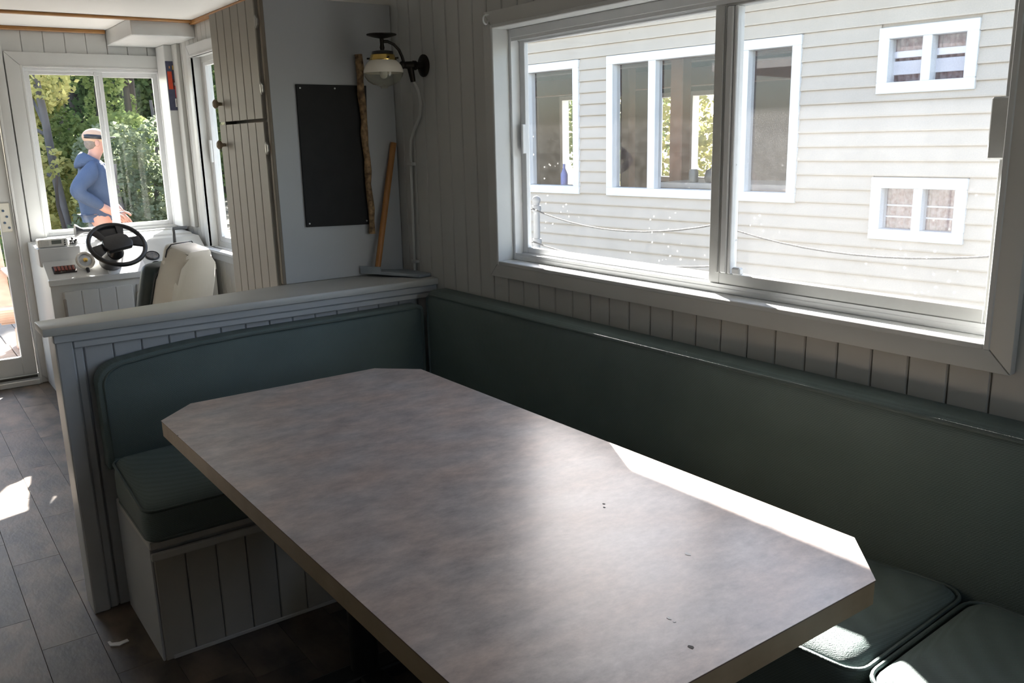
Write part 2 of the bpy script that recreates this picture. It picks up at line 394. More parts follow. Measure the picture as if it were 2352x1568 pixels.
# outer sash (far half), inner sash (near half)
so_ = frame_rect(B(), fa+.032, fb-.006, YM-.005, OY1-.012, OZ0+.018, OZ1-.028, .03, .026, .022, .014).done('sash', ALUP, w1)
B().box(fa+.041, fa+.044, YM+.025, OY1-.038, OZ0+.040, OZ1-.042).done('pane', GLASS, so_)
B().box(fa+.018, fa+.032, OY1-.041, OY1-.030, 1.35, 1.44, .002).done('pull', ALUP, so_)
si = frame_rect(B(), fa+.006, fa+.028, OY0+.012, YM+.035, OZ0+.018, OZ1-.028, .024, .034, .032, .014).done('sash', ALU, w1)
B().box(fa+.015, fa+.018, OY0+.036, YM+.001, OZ0+.050, OZ1-.042).done('pane', GLASS, si)
B().box(fa+.001, fa+.006, YM+.004, YM+.010, OZ0+.05, OZ1-.04, .001).done('rib', ALU, si)
B().box(fa+.002, fa+.030, YM-.022, YM-.002, OZ0+.05, OZ1-.042, .003).done('interlock', ALUP, si)
B().box(fa+.004, fa+.030, YM-.034, YM-.024, OZ0+.05, OZ1-.042, .002).done('interlock', ALUP, si)
B().box(fa-.010, fa+.006, OY0+.014, OY0+.052, 1.340, 1.450, .003).done('pull', ALU, si)
B().box(fa-.002, fa+.016, YM-.068, YM-.042, OZ0+.050, OZ0+.068, .004).done('latch', ALUP, si)
sc = frame_rect(B(), fb-.006, fb, OY0+.012, YM, OZ0+.016, OZ1-.028, .012, .012, .012, .012).done('screen_frame', ALU, w1)
B().box(fb-.004, fb-.003, OY0+.024, YM-.012, OZ0+.028, OZ1-.040).done('screen_mesh', SCREEN, sc)
# yellow tape tab at the top of the meeting stile
B().box(fa+.026, fa+.031, YM+.036, YM+.042, OZ1-.075, OZ1-.042).done('tape_tab', mat('yellow_tape', (.75, .52, .10), .5, (.8, .58, .15), 10), so_)
hk = B().tube([V((XW-.02, 2.305, 1.752))+V((-.012-.012*math.sin(a), -.002-.003*math.sin(a), .013*math.cos(a))) for a in [i*.45 for i in range(-1, 11)]], .0028, 8)
hk.cyl((XW-.034, 2.303, 1.766), (XW-.02, 2.303, 1.766), .0028, n=8)
tag(hk.done('cup_hook', WHITE, None, 60), 'small white cup hook screwed into the corner of the window casing', 'hook')

# ------------------------------------------------------------------ side window by the helm
w3 = thing('window_3', (XW, 4.75, SZ0), 'tall white side window beside the helm', 'window', kind='structure')
casing(w3, XW, -1, SY0, SY1, SZ0, SZ1, .07, .018, WHITE, 'x')
for y0, y1 in ((SY0-.012, SY0), (SY1, SY1+.012)): B().box(XI, XO, y0, y1, SZ0-.012, SZ1+.012, .002).done('jamb', WHITE, w3)
B().box(XI, XO, SY0, SY1, SZ1, SZ1+.012, .002).done('head', WHITE, w3)
B().box(XI-.03, XO+.02, SY0-.05, SY1+.05, SZ0-.02, SZ0, .004).done('sill', WHITE, w3)
frame_rect(B(), fa, fb, SY0, SY1, SZ0, SZ1, .03, .03, .03, .03).done('frame', ALU, w3)
s3 = frame_rect(B(), fa+.004, fa+.026, 4.75, SY1-.03, SZ0+.03, SZ1-.03, .035, .035, .03, .02).done('sash', ALUP, w3)
B().box(fa+.012, fa+.015, 4.785, SY1-.065, SZ0+.06, SZ1-.05).done('pane', GLASSC, s3)
B().box(fa-.010, fa+.004, SY1-.062, SY1-.040, 1.30, 1.43, .003).done('pull', ALUP, s3)
s3b = frame_rect(B(), fa+.03, fb-.006, SY0+.03, 4.79, SZ0+.03, SZ1-.03, .03, .03, .03, .02).done('sash', ALUP, w3)
B().box(fa+.038, fa+.041, SY0+.06, 4.76, SZ0+.06, SZ1-.05).done('pane', GLASSC, s3b)

w5 = thing('added_window_5', (XW, -.8, OZ0), 'unseen aluminium window added along the dinette wall for light', 'window', kind='structure')  # out of view, put in to brighten the near end of the dinette
casing(w5, XW, -1, QY0, QY1, OZ0, OZ1, .052, .02, TRIM, 'x')
for y0, y1 in ((QY0-.012, QY0), (QY1, QY1+.012)): B().box(XI, XO, y0, y1, OZ0-.012, OZ1+.012, .002).done('jamb', WHITE, w5)
B().box(XI, XO, QY0, QY1, OZ1, OZ1+.012, .002).done('head', WHITE, w5); B().box(XI, XO+.02, QY0, QY1, OZ0-.012, OZ0, .002).done('sill', WHITE, w5)
frame_rect(B(), fa, fb, QY0, QY1, OZ0, OZ1, .03, .03, .03, .03).done('frame', ALUP, w5)
B().box(fa+.02, fa+.06, -.83, -.79, OZ0+.03, OZ1-.03, .002).done('mullion', ALUP, w5)
B().box(fa+.03, fa+.033, QY0+.03, QY1-.03, OZ0+.03, OZ1-.03).done('pane', GLASSC, w5)

# ------------------------------------------------------------------ front wall, windscreen, door
wf = thing('wall_front', (0, YF+.05, 0), 'white boarded front wall of the wheelhouse', 'wall', kind='structure')
hf = [(FX0-.012, FX1+.012, FZ0-.012, FZ1+.012), (DX0-.012, DX1+.012, -.06, DZ1+.012)]
wall_cells(B(), 'y', YF+.008, YF+.09, XL-.1, XW+.1, -.06, ZC, hf).done('wall_core', WHITE, wf)
x = XL
while x < XW-.01:
    w_ = min(.115, XW-x); cuts = []
    for h in hf:
        if x+w_ > h[0]+.004 and x < h[1]-.004: cuts.append((h[2]-.02, h[3]+.02))
    for a, c in segs(0, ZC, cuts): board('wall_board', wf, WHITE, (x, YF+.008, a), w_, c-a, .008, '-y')
    x += .115
w2 = thing('window_2', (1.19, YF, FZ0), 'white framed windscreen above the helm', 'window', kind='structure')
casing(w2, YF, -1, FX0, FX1, FZ0, FZ1, .085, .02, WHITE, 'y')
ya, yb = YF-.022, YF+.10
for x0, x1 in ((FX0-.012, FX0), (FX1, FX1+.012)): B().box(x0, x1, ya, yb, FZ0-.012, FZ1+.012, .002).done('jamb', WHITE, w2)
B().box(FX0, FX1, ya, yb, FZ1, FZ1+.012, .002).done('head', WHITE, w2)
B().box(FX0-.03, FX1+.03, ya-.03, yb+.02, FZ0-.025, FZ0, .004).done('sill', WHITE, w2)
def frame_rect_y(b, ya_, yb_, x0, x1, z0, z1, w_):
    b.box(x0, x0+w_, ya_, yb_, z0, z1, .0015); b.box(x1-w_, x1, ya_, yb_, z0, z1, .0015)
    b.box(x0+w_, x1-w_, ya_, yb_, z0, z0+w_, .0015); b.box(x0+w_, x1-w_, ya_, yb_, z1-w_, z1, .0015); return b
frame_rect_y(B(), YF+.02, YF+.08, FX0, FX1, FZ0, FZ1, .016).done('frame', ALUP, w2)
XM = 1.212
s2 = frame_rect_y(B(), YF+.026, YF+.046, FX0+.016, XM+.022, FZ0+.016, FZ1-.016, .02).done('sash', ALUP, w2)
B().box(FX0+.036, XM+.002, YF+.034, YF+.037, FZ0+.036, FZ1-.036).done('pane', GLASSC, s2)
s2 = frame_rect_y(B(), YF+.05, YF+.072, XM-.012, FX1-.016, FZ0+.016, FZ1-.016, .028).done('sash', ALUP, w2)
B().box(XM+.016, FX1-.044, YF+.060, YF+.063, FZ0+.044, FZ1-.044).done('pane', GLASSC, s2)
B().box(XM-.028, XM-.016, YF+.014, YF+.026, FZ0+.016, FZ1-.016, .002).done('mullion_rib', ALUP, w2)
d1 = thing('door_1', (.12, YF, 0), 'white glazed front door beside the helm console', 'door', kind='structure')
casing(d1, YF, -1, DX0, DX1, .062, DZ1, .060, .02, WHITE, 'y')
for x0, x1 in ((DX0-.012, DX0), (DX1, DX1+.012)): B().box(x0, x1, ya, yb, 0, DZ1+.012, .002).done('jamb', WHITE, d1)
B().box(DX0, DX1, ya-.02, yb+.05, 0, .035, .004).done('threshold', ALU, d1)
lf = B(); yd0, yd1 = YF+.02, YF+.058
lf.box(DX0+.004, DX0+.115, yd0, yd1, .04, DZ1-.004, .003); lf.box(DX1-.078, DX1-.004, yd0, yd1, .04, DZ1-.004, .003)
lf.box(DX0+.115, DX1-.078, yd0, yd1, .04, .17, .003); lf.box(DX0+.115, DX1-.078, yd0, yd1, DZ1-.12, DZ1-.004, .003)
lf = lf.done('door_leaf', WHITE, d1)
B().box(DX0+.115, DX1-.078, yd0+.016, yd0+.020, .17, DZ1-.12).done('pane', GLASSC, lf)
hd = B().box(DX1-.076, DX1-.018, yd0-.012, yd0, .93, 1.10, .004).done('latch_plate', mat('cream_plate', (.72, .70, .62), .4, (.76, .74, .66), 8), d1)
for zz, dx in ((1.055, .03), (1.02, .045), (.985, .03), (.955, .05)):
    B().cyl((DX1-.085+dx, yd0-.012, zz), (DX1-.085+dx, yd0-.017, zz), .007, n=10).done('screw', mat('blue_screw', (.05, .09, .16), .4, (.07, .12, .2), 9), hd)
B().box(DX0+.02, DX1-.01, YF-.03, YF-.012, .045, .06, .003).done('weather_strip', mat('dark_rubber', (.03, .03, .028), .7, (.05, .05, .045), 8), d1)

# corner post and soffit by the windscreen
t1 = thing('trim_1', (1.58, 5.78, .9), 'painted corner post beside the windscreen', 'post', kind='structure')
B().box(1.550, XW, 5.70, YF-.021, .90, 2.0, .004).done('post', WHITE, t1)
B().box(1.596, XW, 5.60, 5.70, .90, 2.0, .003).done('post_return', PAINT, t1)
t2 = thing('trim_2', (1.45, 5.6, 2.0), 'boxed white soffit under the ceiling corner', 'soffit', kind='structure')
B().box(1.275, XW, 5.275, YF-.002, 2.0, ZC, .004).done('soffit_box', WHITE, t2)

# ------------------------------------------------------------------ the rest of the cabin, behind the camera
wl = thing('wall_left', (XL-.05, 2, 0), 'brown panelled wall across from the dinette', 'wall', kind='structure')
PANEL = mat('dark_panelling', (.16, .12, .085), .5, (.21, .16, .115), 6, .05, 40, stretch=(4, 4, .5))  # dark tone invented for the unseen walls, lowering the cabin's ambient light
LH = []
wall_cells(B(), 'x', XL-.09, XL-.008, YB-.1, YF+.1, -.06, ZC, LH).done('wall_core', PANEL, wl)
y = YB
while y < YF-.01:
    w_ = min(.161, YF-y); cuts = [(h[2], h[3]) for h in LH if y+w_ > h[0]+.004 and y < h[1]-.004]
    for a, c in segs(0, ZC, cuts): board('wall_board', wl, PAINT, (XL-.008, y, a), w_, c-a, .008, '+x')
    y += .161
wb = thing('wall_back', (0, YB-.05, 0), 'brown panelled wall closing the cabin behind the dinette', 'wall', kind='structure')
RH = [(.65, 1.25, 1.22, 1.98)]
wall_cells(B(), 'y', YB-.09, YB-.008, XL-.1, XW+.1, -.06, ZC, RH).done('wall_core', PANEL, wb)
x = XL
while x < XW-.01:
    w_ = min(.161, XW-x); cuts = [(h[2], h[3]) for h in RH if x+w_ > h[0]+.004 and x < h[1]-.004]
    for a, c in segs(0, ZC, cuts): board('wall_board', wb, PANEL, (x, YB-.008, a), w_, c-a, .008, '+y')
    x += .161
w4 = thing('added_window_4', (1.03, YB, 1.22), 'unseen high rear window added to light the dinette', 'window', kind='structure')  # invented opening, sized for the light it sends from behind
casing(w4, YB, 1, .65, 1.25, 1.22, 1.98, .07, .018, TRIM, 'y')
frame_rect_y(B(), YB-.07, YB-.03, .65, 1.25, 1.22, 1.98, .04).done('frame', ALUP, w4)
B().box(.69, 1.21, YB-.052, YB-.048, 1.26, 1.94).done('pane', GLASSC, w4)

# ------------------------------------------------------------------ half wall behind the dinette
PX0, PY0, PY1 = .350, 2.742, 2.838
BLUEP = CABP
hw = thing('wall_partition', (1.0, 2.79, 0), 'low boarded half wall with a wide ledge between dinette and helm', 'wall', kind='structure')
B().box(PX0+.004, XW, PY0+.008, PY1-.008, 0, .868).done('wall_core', CABP, hw)
x = PX0+.075
while x < XW-.01:
    w_ = min(.0805, XW-x); board('wall_board', hw, CABP, (x, PY0+.008, 0), w_, .868, .008, '-y'); x += .0805
x = PX0
while x < XW-.01:
    w_ = min(.0805, XW-x); board('wall_board', hw, PAINT, (x, PY1-.008, 0), w_, .868, .008, '+y'); x += .0805
B().box(PX0, PX0+.004, PY0-.016, PY1+.004, 0, .868, .001).done('end_panel', WHITE, hw)
B().box(PX0, PX0+.046, PY0-.018, PY0+.007, 0, .868, .004).done('stile', CABP, hw)
B().box(PX0+.047, PX0+.072, PY0-.008, PY0+.007, 0, .845, .004).done('stile_bead', CABP, hw)
b = B().prism([(PX0-.030, PY0-.040), (XW, PY0-.040), (XW, 2.958), (1.12, 2.958), (PX0-.030, PY1+.012)], 'z', .884, .908, .004); b.done('ledge', TRIM, hw, 40)
B().box(PX0-.004, XW, PY0-.026, PY0+.004, .858, .883, .003).done('fascia', CABP, hw)
B().box(PX0+.047, XW, PY0-.018, PY0+.006, .836, .857, .003).done('fascia_bead', CABP, hw)

# ------------------------------------------------------------------ benches
BX, BYF = .458, 2.330
bl = thing('bench', (1.0, 2.53, 0), 'boarded bench base under the cushion in front of the half wall', 'bench')
B().box(BX, XW-.002, BYF+.010, PY0-.02, 0, .335).done('carcass', CABP, bl)
B().box(BX-.006, BX, BYF+.002, PY0-.02, 0, .345, .001).done('side_panel', CABP, bl)
x = BX
while x < 1.25:
    w_ = min(.0845, 1.252-x); board('front_board', bl, CABD, (x, BYF+.010, 0), w_, .312, .010, '-y'); x += .0845
B().box(BX-.006, XW-.002, BYF-.002, PY0-.02, .336, .358, .003).done('seat_board', TRIM, bl)
B().box(BX-.006, 1.252, BYF-.014, BYF-.001, .306, .330, .005, 2).done('nosing', TRIM, bl)
B().box(BX+.02, 1.252, BYF-.006, BYF-.001, .0, .012, .002).done('toe_bead', TRIM, bl)
br = thing('bench', (1.43, .9, 0), 'boarded bench base along the wall below the wide window', 'bench')
B().box(1.262, XW-.002, -.9, BYF-.016, 0, .335).done('carcass', CABP, br)
y = -.9
while y < BYF-.03:
    w_ = min(.0845, BYF-.016-y); board('front_board', br, CABD, (1.262, y, 0), w_, .312, .010, '-x'); y += .0845
B().box(1.245, XW-.002, -.9, BYF-.018, .336, .358, .003).done('seat_board', TRIM, br)
B().box(1.236, 1.250, -.9, BYF-.018, .306, .330, .005, 2).done('nosing', TRIM, br)

def loop_rr(x0, x1, y0, y1, r, n=6):
    P = []
    for cx, cy, a in ((x1-r, y1-r, 0), (x0+r, y1-r, pi/2), (x0+r, y0+r, pi), (x1-r, y0+r, 1.5*pi)):
        for k in range(n+1):
            t = a+k*pi/2/n; P.append((cx+r*math.cos(t), cy+r*math.sin(t)))
    return P
# seat cushions: body, piping round the top and bottom seams
def seat(label, x0, x1, y0, y1, z0, z1, r, crown, tilt=None, group=None):
    t = thing('seat_cushion', ((x0+x1)/2, (y0+y1)/2, z0), label, 'cushion', group)
    f = (lambda p: p) if tilt is None else (lambda p: V((p[0], p[1], p[2]+tilt(p)*(p[2]-z0)/(z1-z0))))
    b = B().rbox(x0, x1, y0, y1, z0, z1, r, crown)
    for v in b.b.verts: v.co = f(v.co)
    b.done('cushion_body', CLOTH, t, 70)
    for zz, rr in ((z1-r*.32, .0042), (z0+r*.5, .004)):
        k = r*.06 if zz > z0+.05 else r*.14
        L = loop_rr(x0+k, x1-k, y0+k, y1-k, r*1.0)
        Q = []
        for i in range(len(L)):
            a, c = V(L[i]), V(L[(i+1) % len(L)]); n_ = max(1, int((c-a).length/.06))
            for j in range(n_): Q.append(a.lerp(c, j/n_))
        B().tube([f(V((p.x, p.y, zz))) for p in Q], rr, 6, True).done('piping', CLOTHD, t, 60)
    return t
seat('deep green seat cushion on the bench against the half wall', .440, 1.155, 2.290, 2.655, .359, .470, .035, .012,
     tilt=lambda p: .045*min(1, max(0, (p[1]-2.29)/.33)))
seat('long green seat cushion under the window, running into the corner', 1.165, 1.527, .690, 2.282, .359, .535, .04, .016,
     tilt=lambda p: .02*min(1, max(0, (p[0]-1.2)/.3))+(.016*math.exp(-((p[1]-.74)/.10)**2)))
seat('short green seat cushion under the window, touching the end of the long one', 1.165, 1.527, -.60, .684, .359, .548, .045, .022,
     tilt=lambda p: .02*min(1, max(0, (p[0]-1.2)/.3)))
seat('square green seat cushion filling the corner behind the table', 1.167, 1.527, 2.290, 2.655, .359, .500, .035, .008)

# back cushions
bk = thing('back_cushion', (1.0, 2.69, .50), 'tall green back cushion leaning on the half wall, round upper corner', 'cushion')
def slab(poly, axis, a, b_, ri):  # outline extruded and softly rounded
    return B().prism(poly, axis, a, b_, ri)
X0, X1, Z0_, Z1_ = .436, 1.530, .47, .828
P = [(X0, Z0_), (X1, Z0_), (X1, Z1_-.02)]+[(X1-.02+.02*math.cos(a), Z1_-.02+.02*math.sin(a)) for a in (pi/4, pi/2)]
P += [(X0+.085-.085*math.sin(a), Z1_-.032-.06+.06*math.cos(a)+.0) for a in [i*pi/2/7 for i in range(8)]]
P = P[:5]+[(X0+.45, Z1_-.006), (X0+.28, Z1_-.013), (X0+.17, Z1_-.021)]+P[5:]
slab(P, 'y', 2.662, PY0-.019, .006).done('cushion_body', CLOTH, bk, 50)
Q = [V((u, 2.660, v)) for u, v in P]
cx_, cz_ = (X0+X1)/2, (Z0_+Z1_)/2
Q = [V((q.x+(.016 if q.x < cx_ else -.012), q.y, q.z-(.010 if q.z > cz_ else -.03))) for q in Q]
B().tube(Q, .0042, 6, True).done('piping', CLOTHD, bk, 60)
bw = thing('back_cushion', (1.58, 1.0, .5), 'long green back cushion running along the wall under the window', 'cushion')
b = B().prism([(1.532, .36), (1.530, .85), (1.538, .872), (1.555, .880), (XW-.006, .880), (XW-.006, .36)], 'y', -.75, 2.64, .006)
b.done('cushion_body', CLOTH, bw, 50)
B().tube([(1.531, -.74, .869), (1.531, .3, .869), (1.531, 1.2, .8695), (1.531, 2.1, .868), (1.531, 2.62, .866), (1.530, 2.637, .855), (1.530, 2.638, .6), (1.530, 2.638, .5)], .0045, 6).done('piping', CLOTHD, bw, 60)

# ------------------------------------------------------------------ table
TX0, TX1, TY0, TY1, TZ, CH = .486, 1.227, .645, 2.272, .740, .101
tb = thing('dining_table', (.86, 1.46, 0), 'long stone look laminate table with clipped corners', 'table')
def octa(x0, x1, y0, y1, c): return [(x0+c, y0), (x1-c, y0), (x1, y0+c), (x1, y1-c), (x1-c, y1), (x0+c, y1), (x0, y1-c), (x0, y0+c)]
mt = bpy.data.materials.new('stone_laminate'); mt.use_nodes = True; t = mt.node_tree; bs = t.nodes['Principled BSDF']
tc = t.nodes.new('ShaderNodeTexCoord'); mp = t.nodes.new('ShaderNodeMapping'); mp.inputs['Scale'].default_value = (1, 1.6, 1); t.links.new(tc.outputs['Object'], mp.inputs[0])
n1 = t.nodes.new('ShaderNodeTexNoise'); n1.inputs['Scale'].default_value = 13; n1.inputs['Detail'].default_value = 9; n1.inputs['Roughness'].default_value = .72
n2 = t.nodes.new('ShaderNodeTexNoise'); n2.inputs['Scale'].default_value = 6.5; n2.inputs['Detail'].default_value = 5
n3 = t.nodes.new('ShaderNodeTexNoise'); n3.inputs['Scale'].default_value = 90; n3.inputs['Detail'].default_value = 3
for n in (n1, n2, n3): t.links.new(mp.outputs[0], n.inputs['Vector'])
def rng_(n, a, b_):
    q = t.nodes.new('ShaderNodeMapRange'); q.inputs['From Min'].default_value = a; q.inputs['From Max'].default_value = b_; t.links.new(n.outputs['Fac'], q.inputs[0]); return q.outputs[0]
def mixc(f, A, C_, mode='MIX'):
    q = t.nodes.new('ShaderNodeMix'); q.data_type = 'RGBA'; q.blend_type = mode
    if isinstance(f, float): q.inputs[0].default_value = f
    else: t.links.new(f, q.inputs[0])
    for k_, v_ in ((6, A), (7, C_)):
        if isinstance(v_, tuple): q.inputs[k_].default_value = (*v_, 1)
        else: t.links.new(v_, q.inputs[k_])
    return q.outputs[2]
base_ = mixc(rng_(n1, .25, .75), (.31, .245, .215), (.74, .675, .625))
t.links.new(mixc(1.0, base_, mixc(rng_(n2, .32, .68), (.88, .92, .98), (1.0, .89, .84)), 'MULTIPLY'), bs.inputs['Base Color'])
rr = t.nodes.new('ShaderNodeMapRange'); rr.inputs['To Min'].default_value = .30; rr.inputs['To Max'].default_value = .37; t.links.new(n2.outputs['Fac'], rr.inputs[0]); t.links.new(rr.outputs[0], bs.inputs['Roughness'])
bp = t.nodes.new('ShaderNodeBump'); bp.inputs['Strength'].default_value = .035; bp.inputs['Distance'].default_value = .004; t.links.new(n3.outputs['Fac'], bp.inputs['Height']); t.links.new(bp.outputs[0], bs.inputs['Normal'])
bs.inputs['Specular IOR Level'].default_value = .85
TAN = mat('tan_edge_laminate', (.25, .19, .115), .42, (.30, .23, .145), 18, .04, 60)
B().prism(octa(TX0, TX1, TY0, TY1, CH), 'z', TZ-.0010, TZ).done('laminate_top', mt, tb)
B().prism(octa(TX0+.0002, TX1-.0002, TY0+.0002, TY1-.0002, CH), 'z', TZ-.0024, TZ-.0010).done('laminate_core', mat('dark_laminate_core', (.045, .018, .020), .5, (.06, .025, .026), 20), tb)
B().prism(octa(TX0+.0008, TX1-.0008, TY0+.0008, TY1-.0008, CH), 'z', TZ-.024, TZ-.0024).done('table_board', TAN, tb)
b = B(); o = octa(TX0+.001, TX1-.001, TY0+.001, TY1-.001, CH); i_ = octa(TX0+.04, TX1-.04, TY0+.04, TY1-.04, CH-.02)
for q in range(8):
    a, c = o[q], o[(q+1) % 8]; d, f_ = i_[(q+1) % 8], i_[q]
    b.prism([a, c, d, f_], 'z', TZ-.040, TZ-.0238)
b.done('edge_build_up', TAN, tb)
# nicks in the surface
NICK = mat('nick', (.06, .05, .045), .6, (.10, .09, .08), 30); NICKL = mat('pale_nick', (.62, .60, .58), .35, (.7, .68, .66), 30)
for px, py, r_, m_ in ((1387, 1157, .0028, NICK), (1388, 1165, .0024, NICK), (1580, 1272, .0048, NICKL), (1537, 1420, .0036, NICKL), (1588, 1486, .0042, NICK), (1549, 1428, .002, NICKL), (408, 1000, .002, NICK)):
    p = on_z(px, py, TZ); b = B()
    b.prism([(p.x+r_*(.6+.5*random.random())*math.cos(a), p.y+r_*1.3*(.6+.5*random.random())*math.sin(a)) for a in [j*pi/4 for j in range(8)]], 'z', TZ, TZ+.0005); b.done('nick', m_, tb)
# dark pedestal
PED = mat('black_steel', (.012, .012, .012), .45, (.02, .02, .02), 9, .04, 60, metal=.3)
for yy in (1.90, 1.02):
    B().cyl((.86, yy, .045), (.86, yy, .70), .038, n=24).done('pedestal_post', PED, tb, 40)
    B().box(.60, 1.10, yy-.035, yy+.035, .0, .045, .008, 2).done('foot', PED, tb)
    B().box(.62, 1.10, yy-.03, yy+.03, .688, .701, .003).done('top_plate', PED, tb)
B().box(.825, .895, 1.055, 1.865, .006, .044, .006).done('stretcher', PED, tb)

# paper scrap on the floor
p = on_z(272, 1478, 0); b = B()
pts = [(-.034, .012), (-.028, -.012), (.002, -.016), (.016, -.006), (.036, .004), (.032, .016), (.018, .010), (.004, .004), (-.020, .004), (-.026, .016)]
b.prism([(p.x+.75*u+.1*v, p.y-.35*u+1.0*v) for u, v in pts], 'z', .001, .004)
tag(b.done('paper_scrap', mat('white_paper', (.8, .8, .8), .7, (.85, .85, .85), 20), None), 'torn scrap of white paper on the floor beside the bench', 'paper')

# ------------------------------------------------------------------ tall cabinet
KX, KY0, KY1, KZ = 1.142, 2.960, 3.470, 1.880
tk = thing('tall_cabinet', (1.38, 3.22, 0), 'tall grey cabinet with two boarded doors standing behind the half wall', 'cabinet')
B().box(KX+.045, XW-.002, KY0+.012, KY1, 0, KZ-.004).box(KX+.002, KX+.045, KY0+.012, KY0+.036, 0, KZ-.004).box(KX+.002, KX+.045, KY1-.012, KY1, 0, KZ-.004).done('carcass', CABD, tk)
B().box(KX, XW-.002, KY0, KY0+.012, .909, KZ, .001).done('side_panel', CABP, tk)
B().box(KX-.012, KX+.001, KY0, KY0+.020, 0.909, KZ, .002).done('corner_strip', mat('raw_strip', (.20, .17, .13), .6, (.25, .21, .16), 9), tk)
def cab_door(z0, z1, knob_z):
    d = B().box(KX-.008, KX+.001, KY0+.040, KY1+.004, z0, z1, .002).done('door', CABD, tk)
    y = KY0+.040
    for k in range(6):
        board('door_board', d, CABD, (KX-.008, y, z0), .0786, z1-z0, .010, '-x'); y += .079
    B().lathe([(.006, 0), (.007, .012), (.016, .018), (.017, .026), (.010, .032)], (KX-.018, KY1-.045, knob_z), (-1, 0, 0), 16).done('knob', mat('wooden_knob', (.30, .24, .17), .45, (.36, .29, .21), 20), d, 50)
    return d
du = cab_door(1.486, KZ-.002, 1.552); dl = cab_door(.10, 1.474, 1.40)
HNG = mat('hinge_metal', (.42, .43, .42), .4, (.5, .5, .49), 18, metal=.6)
for dd, zz in ((du, 1.80), (du, 1.585), (dl, 1.385), (dl, .35)):
    h = B().cyl((KX-.017, KY0+.031, zz-.020), (KX-.017, KY0+.031, zz+.020), .004, n=10)
    h.prism([(KY0+.031, zz-.022), (KY0+.044, zz-.010), (KY0+.044, zz+.010), (KY0+.031, zz+.022)], 'x', KX-.0192, KX-.0175)
    h.prism([(KY0+.031, zz-.022), (KY0+.031, zz+.022), (KY0+.018, zz+.010), (KY0+.018, zz-.010)], 'x', KX-.0192, KX-.0125); h.done('hinge', HNG, dd, 40)

# blackboard, speckled stick, long handled scraper
bb = thing('blackboard', (1.36, KY0-.006, 1.106), 'plain black chalkboard fixed to the side of the tall cabinet', 'blackboard')
b = B().prism([(1.231, 1.106), (1.478, 1.098), (1.500, 1.596), (1.233, 1.598)], 'y', KY0-.011, KY0-.0005, .001); b.done('board', CHALK, bb)
for u, v in ((1.245, 1.585), (1.485, 1.580), (1.242, 1.118), (1.468, 1.112), (1.375, 1.585)):
    B().cyl((u, KY0-.011, v), (u, KY0-.0135, v), .003, n=8).done('pin', HNG, bb)
mtb = mat('speckled_bark', (.10, .055, .025), .6, (.42, .27, .13), 60, .3, 90, detail=2)
a, c = V((1.468, KY0-.0265, 1.702)), V((1.482, KY0-.0262, 1.064)); b = B()
pts = [a.lerp(c, k/14)+V((.0025*math.sin(k*1.7), 0, 0)) for k in range(15)]
b.tube(pts, [.0135+.0016*math.sin(k*2.3)-.00015*k for k in range(15)], 10)
st = thing('walking_stick', (1.475, KY0-.03, 1.064), 'slim speckled bark stick hung against the blackboard', 'stick')
b.done('stick', mtb, st, 50)
sp = thing('floor_scraper', (1.50, 2.88, .908), 'wooden handled scraper with a blue grey steel blade standing on the ledge', 'scraper')
B().tube([V((1.596, KY0-.016, 1.392)), V((1.560, 2.935, 1.25)), V((1.515, 2.917, 1.08)), V((1.474, 2.900, .926))], [.0115, .012, .0115, .011], 12).done('handle', HANDLE, sp, 50)
b = B().prism([(1.428, 2.945), (1.470, 2.868), (1.565, 2.742), (1.616, 2.748), (1.612, 2.90), (1.52, 2.95)], 'z', .909, .921, .003)
for v in b.b.verts: v.co.z += .012*max(0, (1.55-v.co.x)/.12)
b.done('blade', STEEL, sp, 40)
b = B().prism([(1.426, 2.944), (1.470, 2.866), (1.476, 2.870), (1.432, 2.948)], 'z', .918, .946, .001); b.done('blade_lip', STEEL, sp)

# ------------------------------------------------------------------ wall lamp
LY = 2.737
lp = thing('wall_lamp', (XW, LY, 1.65), 'old brass and bronze gas lamp with a glass globe on the wall', 'lamp')
B().lathe([(.038, 0), (.038, .004), (.030, .009), (.014, .012), (.012, .030), (.016, .034), (.016, .044), (.010, .048)], (XW, LY, 1.652), (-1, 0, 0), 28).done('wall_plate', DARKMETAL, lp, 40)
B().cyl((XW-.045, LY, 1.652), (XW-.085, LY, 1.652), .014, .011, 14).sphere((XW-.085, LY, 1.652), .0135, n=12).done('valve', DARKMETAL, lp, 50)
B().cyl((XW-.055, LY, 1.645), (XW-.044, LY+.004, 1.598), .012, .009, 12).done('inlet', DARKMETAL, lp, 50)
b = B(); A0 = V((XW-.080, LY, 1.660)); C0 = V((1.460, LY, 1.726))
b.tube([A0, V((XW-.086, LY, 1.680)), V((XW-.097, LY, 1.702)), V((XW-.116, LY, 1.719)), V((XW-.138, LY, 1.7265)), C0], .0052, 8).done('arm', DARKMETAL, lp, 60)
GX = 1.460
B().lathe([(.004, -.012), (.010, -.010), (.030, -.006), (.050, 0), (.0505, .003), (.030, .004), (.004, .005)], (GX, LY, 1.746), (0, 0, 1), 32).done('smoke_bell', DARKMETAL, lp, 40)
B().lathe([(.009, 0), (.009, .012), (.0065, .016), (.0085, .024), (.0065, .034), (.007, .052)], (GX, LY, 1.682), (0, 0, 1), 14).done('stem', DARKMETAL, lp, 50)
B().lathe([(.034, 0), (.037, .004), (.036, .012), (.020, .015)], (GX, LY, 1.6815), (0, 0, 1), 24).done('shade_holder', BLACK, lp, 40)
rg = B().lathe([(.0455, 0), (.0465, .003), (.0425, .010), (.0405, .018), (.0365, .020), (.0365, .0)], (GX, LY, 1.6645), (0, 0, 1), 32, False).done('gallery', BRASS, lp, 35)
